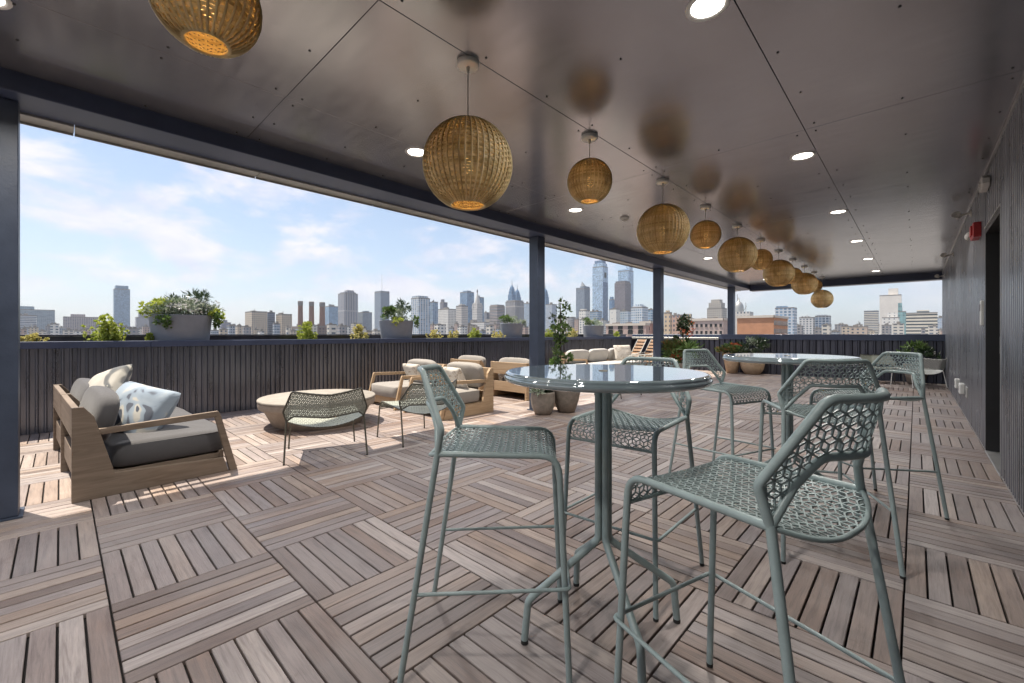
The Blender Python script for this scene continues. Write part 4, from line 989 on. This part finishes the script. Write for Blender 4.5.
# antenna of the dark blue tower
x,y,a,b=foot(374.5,389.5,1500,.8); o=thing('roof_antenna','thin white antenna mast on the dark blue tower left of the second planter','antenna',(x+a*.5,y+b*.5,zt(291.5,1500)))
m=MB(); m.tube([(0,0,0),(0,0,25),(0,0,60)],1.0,6,r2=.4); m.build('mast',M['white'],o); m=MB(); m.tube([(-2.5,0,15),(2.5,0,15)],.5,5); m.tube([(-2,0,30),(2,0,30)],.4,5); m.build('crossbar',M['white'],o)
# spired glass towers
def spire(label,px0,px1,ysh,ytip,d,mat,mat2):
    x,y,a,b=foot(px0,px1,d,1); z0=zt(ysh,d)+26; zt_=zt(ytip,d)+26
    t=thing('spired_tower',label,'skyscraper',(x,y,-26))
    m=MB(); cbox(m,0,a,0,b,0,z0); m.build('shaft',mat,t)
    m=MB(); H_=zt_-z0; lv=[(0,0),(.08,.16),(.17,.32),(.27,.46)]
    for i,(ins,zz) in enumerate(lv[:-1]):
        z1=z0+H_*lv[i+1][1]; e=a*ins
        # chevron gables on each face
        cbox(m,e,a-e,e,b-e,z0+H_*zz,z1)
        w=(a-2*e)
        for (cx_,cy_,ux,uy) in ((a/2,e-.3,1,0),(a/2,b-e+.3,1,0),(e-.3,b/2,0,1),(a-e+.3,b/2,0,1)):
            m.face([(cx_-ux*w*.42,cy_-uy*w*.42,z1),(cx_+ux*w*.42,cy_+uy*w*.42,z1),(cx_,cy_,z1+H_*.16)],[(0,0),(3,0),(1,3)])
    c=(a/2,b/2); z2=z0+H_*.46; e=a*.3
    base=[(e,e,z2),(a-e,e,z2),(a-e,b-e,z2),(e,b-e,z2)]; tip=(c[0],c[1],z0+H_*.78)
    for i in range(4): m.face([base[i],base[(i+1)%4],tip],[(0,0),(4,0),(2,6)])
    m.build('crown',mat2,t)
    m=MB(); m.tube([(c[0],c[1],z0+H_*.7),(c[0],c[1],zt_)],1.6,6,r2=.4); m.build('spire',M['gutter'],t)
bg=f((.16,.25,.38),(.10,.18,.30),3,3.8,.8,.8)
spire('blue glass tower with a tall pointed crown left of the second navy post',508,516,298,279,1650,bg,bg)
spire('shorter blue glass spired tower beside the tall pointed one',513.5,521,300,284,1700,bg,bg)
spire('blue glass spired tower just right of the second navy post',541.5,549,300,283,1700,bg,bg)
gd=f((.24,.28,.34),(.10,.14,.20),4,3.8,.6,.6)
t,a,b,Z=bld('dark grey blue tower with a slanted pointed top left of the tallest tower',576,590,289.5,1400,gd,1,'skyscraper',tiers=[(.0,.45,.0,.98,288,'left_crown',None),(.5,.98,.0,.98,286.8,'right_crown',None)],name='pointed_tower')
m=MB(); e=a*.4
m.face([(a*.4,b*.2,Z+5),(a*.85,b*.2,Z+5),(a*.5,b*.3,Z+26)],[(0,0)]*3); m.face([(a*.85,b*.2,Z+5),(a*.85,b*.8,Z+5),(a*.5,b*.3,Z+26)],[(0,0)]*3); m.face([(a*.85,b*.8,Z+5),(a*.4,b*.8,Z+5),(a*.5,b*.3,Z+26)],[(0,0)]*3); m.face([(a*.4,b*.8,Z+5),(a*.4,b*.2,Z+5),(a*.5,b*.3,Z+26)],[(0,0)]*3); m.build('spire',M['gutter'],t)
# tallest glass tower: pale shaft with a darker core notch
pal=f((.42,.52,.64),(.30,.42,.56),3,4,.85,.85); dkb=f((.16,.22,.33),(.12,.18,.28),3,4,.85,.85)
t,a,b,Z=bld('tallest glass tower, pale blue with a notched crown, at the centre of the skyline',592.5,608,268,1500,pal,.85,'skyscraper',name='glass_tower',tiers=[(.06,.94,.06,.94,264,'crown',pal),(.14,.86,.14,.86,261,'crown_top',dkb)])
m=MB(); cbox(m,a*.985,a*1.012,b*.08,b*.98,0,Z*.80); m.build('dark_facade_bay',dkb,t); m=MB(); cbox(m,a*.99,a*1.01,b*.3,b*.7,Z*.86,Z*.93); m.build('crown_notch',M['door_glass'],t)
bld('small blue glass tower in the gap between the tallest tower and the brown slab tower',609,614.5,300,1700,bg,1,'skyscraper',tiers=[(.15,.85,.15,.85,297,'crown',None)],name='glass_tower')
t,a,b,Z=bld('second tallest glass tower with a thin mast, behind the brown slab tower',618,633.5,272,1800,f((.34,.45,.58),(.26,.38,.52),3,4,.85,.85),.9,'skyscraper',name='glass_tower',tiers=[(.0,.7,.0,.9,270,'crown',None),(.55,.95,.4,.95,266.5,'lantern',pal)])
bld('dark brown slab tower with chamfered top right of the tallest tower',614.5,631,284,1350,f((.21,.19,.21),(.10,.11,.14),3,3.8,.6,.55),1,'skyscraper',name='slab_tower',tiers=[(.06,.94,.06,.94,281.5,'crown',None)])
# city hall: white tower with clock stage, dome and statue
d=1400; u=(477.3-512)/FPX; x,y=d*(FX+u*RX),d*(FY+u*RY); t=thing('city_hall_tower','white stone city hall tower with a clock stage, pointed dome and statue','tower',(x,y,-26))
zz=lambda yy: zt(yy,d)+26
w=24; stn=f((.52,.51,.50),(.2,.2,.22),5,8,.35,.5)
m=MB(); cbox(m,-w*.5,w*.5,-w*.5,w*.5,0,zz(309)); m.build('shaft',stn,t)
m=MB(); w2=w*.42; cbox(m,-w2,w2,-w2,w2,zz(309),zz(303)); m.build('clock_stage',stn,t)
m=MB(); m.lathe([(w*.37,zz(303)),(w*.36,zz(301)),(w*.30,zz(299)),(w*.24,zz(297)),(w*.14,zz(295)),(w*.09,zz(294)),(w*.09,zz(292.6))],16); m.build('dome',M['city_ground'] if 0 else stn,t)
m=MB(); m.lathe([(w*.09,zz(292.6)),(2.2,zz(292.3)),(2.4,zz(291)),(1.6,zz(290)),(.8,zz(289.7)),(1.,zz(289.3)),(.05,zz(289))],10); m.build('statue',roofm,t)
m=MB()
for sx,sy in ((-1,-1),(1,-1),(1,1),(-1,1)): m.lathe([(2.4,zz(309)),(2.4,zz(306)),(1.6,zz(305)),(.05,zz(303.4))],8,(sx*w*.44,sy*w*.44,0))
m.build('corner_turret',stn,t)
bld('broad white stone building with mansard roofs at the foot of the city hall tower',470,496,323,1300,f((.58,.57,.56),DK,5,6,.4,.5),.8,tiers=[(.0,.25,.0,.3,320,'mansard',roofm),(.7,1,.5,1,319.5,'mansard',roofm)],name='stone_building')
# power station: brick block and three chimneys
t,a,b,Z=bld('low brown brick power station at the foot of the three chimneys',292,339,327,820,f((.20,.15,.14),(.07,.07,.08),6,5,.5,.5),.6,tiers=[(.1,.3,.1,.6,324,'boiler_house',None),(.45,.7,.1,.6,325,'boiler_house',None)],name='power_station')
rust=f((.24,.15,.12),(.16,.10,.09),5,7,.6,.5)
for p0,p1,yt,lab in ((298,302.8,301,'left one of three rusty brick chimneys, darkest'),(309,314,301.6,'middle one of three rusty brick chimneys'),(319.5,325,302.2,'right one of three rusty brick chimneys, widest')):
    d=800; u=((p0+p1)/2-512)/FPX; x,y=d*(FX+u*RX),d*(FY+u*RY); R=(p1-p0)*d/FPX/2
    c=thing('chimney',lab,'chimney',(x,y,-26),0,'brick chimneys of the power station')
    zh=zt(yt,d)+26; m=MB(); m.lathe([(R*1.05,0),(R*1.02,zh*.5),(R*.92,zh*.9)],14); m.build('stack',rust,c)
    m=MB(); m.lathe([(R*.93,zh*.9),(R*1.0,zh*.92),(R*1.0,zh*.985),(R*.95,zh),(R*.6,zh),(R*.6,zh*.95)],14); m.build('cap',M['deck_base'] if 0 else roofm,c)
# masts left
for px,yt,d,lab in ((209.5,303,1400,'tall thin grey mast at the right edge of the largest planter'),):
    u=(px-512)/FPX; x,y=d*(FX+u*RX),d*(FY+u*RY); c=thing('roof_mast',lab,'mast',(x,y,-26)); m=MB(); m.tube([(0,0,0),(0,0,zt(yt,d)+26)],2.2,6,r2=1.2); m.build('pole',M['gutter'],c); m=MB(); m.lathe([(4,zt(312,d)+26),(4.4,zt(310,d)+26),(3,zt(308.5,d)+26),(.1,zt(308,d)+26)],8,(-9,0,0)); cbox(m,-14,-4,-5,5,0,zt(312,d)+26); m.build('base_house',roofm,c)
# near brick buildings with real windows
def win(t,ax,pos,c0,c1,z0,z1,arch,mat=M['door_glass']):
    """one window set in the -y face (ax='y') or the +x face (ax='x')"""
    m=MB(); n=[(c0,z0),(c1,z0),(c1,z1)]
    if arch: n+=[((c0+c1)/2+(c1-c0)/2*math.cos(k*PI/6),z1+(c1-c0)/2*math.sin(k*PI/6)) for k in range(1,6)]
    n+=[(c0,z1)]
    if ax=='y': m.prism(n,pos-.06,pos-.004,'y')
    else: m.prism([(p[0],p[1]) for p in n],pos+.004,pos+.06)
    o=m.build('window',mat,t)
    m=MB()
    if ax=='y': m.box(c0-.15,c1+.15,pos-.25,pos-.061,z0-.2,z0-.003)
    else: m.box(pos+.061,pos+.25,c0-.15,c1+.15,z0-.2,z0-.003)
    m.build('sill',roofm,o)
def brick(name,col,col2):
    m,t,p=nt(name); v=coords(t); br=N(t,'ShaderNodeTexBrick'); br.inputs['Scale'].default_value=3; br.inputs['Color1'].default_value=(*col,1); br.inputs['Color2'].default_value=(*col2,1); br.inputs['Mortar'].default_value=(col[0]*.9,col[1]*.95,col[2],1); L(t,v,br.inputs[0])
    n=noise_tex(t,.35,5,v); L(t,mixc(t,.8,br.outputs[0],ramp(t,n,[(.3,(.8,.8,.8)),(.7,(1.15,1.15,1.15))]),'MULTIPLY'),p.inputs['Base Color']); p.inputs['Roughness'].default_value=.9; return m
bp=brick('pale_pink_brick',(.50,.36,.31),(.44,.31,.27)); bo=brick('orange_brick',(.52,.25,.14),(.46,.23,.14)); bq=brick('faded_brick',(.50,.39,.34),(.45,.35,.31))
stone=simple('pale_stone_trim',(.55,.50,.44),.8,0,.1,2)
def brickbld(label,px0,px1,yt,d,q,mat,nx,rows,arch,facex=False,ny=0,corn=stone,xm=None):
    x,y,a,b=foot(px0,px1,d,q) if xm is None else xm; z=zt(yt,d)+26
    t=thing('brick_building',label,'building',(x,y,-26))
    m=MB(); cbox(m,0,a,0,b,0,z); m.build('wall',mat,t)
    m=MB(); h=d*.0035; m.box(-.3,a+.3,-.35,-.003,z-h,z+h*.5); m.box(a+.003,a+.35,-.35,b+.3,z-h,z+h*.5); m.build('cornice',corn,t)
    for (r0,r1) in rows:
        z0,z1=zt(r0,d)+26,zt(r1,d)+26
        for k in range(nx):
            w=a/nx; win(t,'y',0,w*(k+.25),w*(k+.75),z0,z1,arch)
        for k in range(ny):
            w=b/ny; win(t,'x',a,w*(k+.25),w*(k+.75),z0,z1,arch)
    m=MB(); random.seed(int(px0))
    for _ in range(4): fx=random.uniform(.1,.7)*a; fy=random.uniform(.2,.7)*b; cbox(m,fx,fx+a*.1,fy,fy+b*.1,z,z+d*.004*random.uniform(.6,1.5))
    m.build('rooftop_unit',roofm,t)
    return t,a,b,z
brickbld('long pink brick building with a row of arched windows left of the third navy post',606,648,324.5,260,.16,bp,4,((329.3,326.6),(334,331.6)),True,ny=0)
# its street face carries the arched row
brickbld('small red brown brick house end against the third navy post',640,654,322,285,.5,brick('red_brown_brick',(.34,.19,.16),(.30,.18,.15)),2,((330,327),),False)
brickbld('pale pink brick factory with paired windows between the last two navy posts',690,728,319.5,230,.5,bq,7,((327,324.2),(334,331)),False)
brickbld('orange brick building with a heavy stone cornice right of the farthest navy post',737,789,316.8,170,1.9,bo,0,((325,321),(333,329)),False,ny=12)
# twin domed church with roof antennas behind the farthest post
d=420; u=(741-512)/FPX; x,y=d*(FX+u*RX),d*(FY+u*RY); t=thing('domed_church','white stone church front with a pointed dome and masts right of the farthest navy post','church',(x,y,-26)); zz=lambda yy: zt(yy,d)+26
m=MB(); cbox(m,-6,9,-5,8,0,zz(312)); m.build('nave',f((.58,.56,.53),DK,3,4,.4,.5),t)
m=MB(); m.lathe([(4.5,zz(312)),(4.4,zz(307)),(3.6,zz(304)),(2,zz(302)),(.7,zz(301)),(.5,zz(298)),(.05,zz(297))],12,(-2,0,0)); m.build('dome',M['gutter'],t)
m=MB(); m.tube([(-3,0,zz(303)),(-3.4,0,zz(294))],.25,5); m.tube([(4,1,zz(312)),(4,1,zz(303))],.2,5); m.tube([(1.5,1,zz(312)),(4.8,1,zz(306))],.2,5); m.build('mast',roofm,t)
# green glass corner tower beside the white office tower
bld('narrow sloping green glass tower between the white tower and the ribbon window block',898,906,312,760,f((.26,.38,.40),(.16,.30,.32),3,4,.8,.8),1,'tower',tiers=[(.0,.5,.0,.9,303,'upper_glass',None)],name='green_glass_tower')
# scattered low roofs between the towers
random.seed(99); cols=[f(WHI,DK,5,3.6,.5,.5),f(BEI,DK,4,3.4,.4,.5),f((.30,.29,.30),DK,4,3.6,.5,.5),f((.42,.32,.28),DK,3.5,3.4,.4,.5),f((.38,.42,.48),GL,3,3.6,.7,.6),f((.58,.55,.5),DK,6,4,.6,.4)]
px=8
while px<945:
    w=random.uniform(4,13); d=random.uniform(380,1000); yt=random.uniform(324,332.3) if not (560<px<610) else random.uniform(319,331)
    bld('low flat roofed block in the strip of distant roofs along the parapet top',px,px+w,yt,d,random.choice(cols),random.uniform(.5,1.6),group='low roofs along the horizon')
    px+=w*random.uniform(.45,1.0)
# ------------------------------------------------------------------ light, world, haze, camera
sun_to=Vector((-.385,-.17,1)).normalized(); elev=math.asin(sun_to.z); az=math.atan2(sun_to.x,sun_to.y)
sl=bpy.data.lights.new('sun','SUN'); sl.energy=SUN; sl.angle=math.radians(.55); sl.color=(1,.90,.75)
so=bpy.data.objects.new('sun',sl); C.objects.link(so); so.rotation_euler=(-sun_to).to_track_quat('-Z','Y').to_euler()
w=bpy.data.worlds.new('World'); sc.world=w; w.use_nodes=True; t=w.node_tree; bgn=t.nodes['Background']
sky=N(t,'ShaderNodeTexSky'); sky.sky_type='NISHITA'; sky.sun_disc=False; sky.sun_elevation=elev; sky.sun_rotation=az; sky.air_density=AIR; sky.dust_density=DUST; sky.ozone_density=1.6; sky.altitude=50
tc=N(t,'ShaderNodeTexCoord'); sp=N(t,'ShaderNodeSeparateXYZ'); L(t,tc.outputs['Generated'],sp.inputs[0])
zc=mathn(t,'MAXIMUM',sp.outputs[2],.0)
# cumulus rows: noise over the direction vector, flattened bases
mp=N(t,'ShaderNodeMapping'); mp.inputs['Location'].default_value=CLOC; mp.inputs['Scale'].default_value=(1,1,2.3); L(t,tc.outputs['Generated'],mp.inputs[0])
n1=noise_tex(t,4.6,9,mp.outputs[0],.58,.25)
n2=noise_tex(t,9,6,mp.outputs[0],.6,.3)
dens=mathn(t,'ADD',mathn(t,'MULTIPLY',n1,.8),mathn(t,'MULTIPLY',n2,.2))
mr=N(t,'ShaderNodeMapRange'); mr.interpolation_type='SMOOTHSTEP'; mr.inputs[1].default_value=CTH; mr.inputs[2].default_value=CTH+.15; L(t,dens,mr.inputs[0])
fade=N(t,'ShaderNodeMapRange'); fade.inputs[1].default_value=.0; fade.inputs[2].default_value=.10; L(t,sp.outputs[2],fade.inputs[0])
mask=mathn(t,'MULTIPLY',mathn(t,'MULTIPLY',mr.outputs[0],fade.outputs[0]),.8)
shade=ramp(t,n2,[(.35,(4.7,4.8,5.9)),(.65,(6.6,6.2,6.3))])
vf=N(t,'ShaderNodeMapRange'); vf.inputs[1].default_value=.0; vf.inputs[2].default_value=.45; vf.inputs[3].default_value=VEIL; vf.inputs[4].default_value=.12; L(t,sp.outputs[2],vf.inputs[0])
air=mixc(t,vf.outputs[0],sky.outputs[0],(4.5,5.2,6.2))
veil=mixc(t,mask,air,shade)
L(t,veil,bgn.inputs[0]); bgn.inputs[1].default_value=SKY
if HAZE:
    m=MB(); m.box(-5200,5200,-5200,5200,-27,420); m_,t_,p_=nt('hazy_air'); t_.nodes.remove(p_)
    v=N(t_,'ShaderNodeVolumePrincipled'); v.inputs['Color'].default_value=(.80,.87,.97,1); v.inputs['Density'].default_value=HAZE; v.inputs['Anisotropy'].default_value=.3
    L(t_,v.outputs[0],t_.nodes['Material Output'].inputs['Volume']); kind(m.build('haze',m_),'stuff')
cam=bpy.data.cameras.new('camera'); co=bpy.data.objects.new('camera',cam); C.objects.link(co); sc.camera=co
co.location=(0,0,H); co.rotation_euler=(PI/2,0,A0); cam.sensor_width=36; cam.lens=36*FPX/1024; cam.shift_y=-7.5/1024; cam.clip_start=.05; cam.clip_end=20000
sc.view_settings.view_transform='Standard'; sc.view_settings.look='None'; sc.view_settings.gamma=1; sc.view_settings.use_curve_mapping=False; sc.view_settings.exposure=EXPO
sc.cycles.use_adaptive_sampling=True; sc.cycles.max_bounces=8; sc.cycles.diffuse_bounces=5; sc.cycles.glossy_bounces=4; sc.cycles.transparent_max_bounces=8; sc.cycles.volume_bounces=0
sc.cycles.sample_clamp_indirect=6; sc.cycles.caustics_reflective=False; sc.cycles.caustics_refractive=False
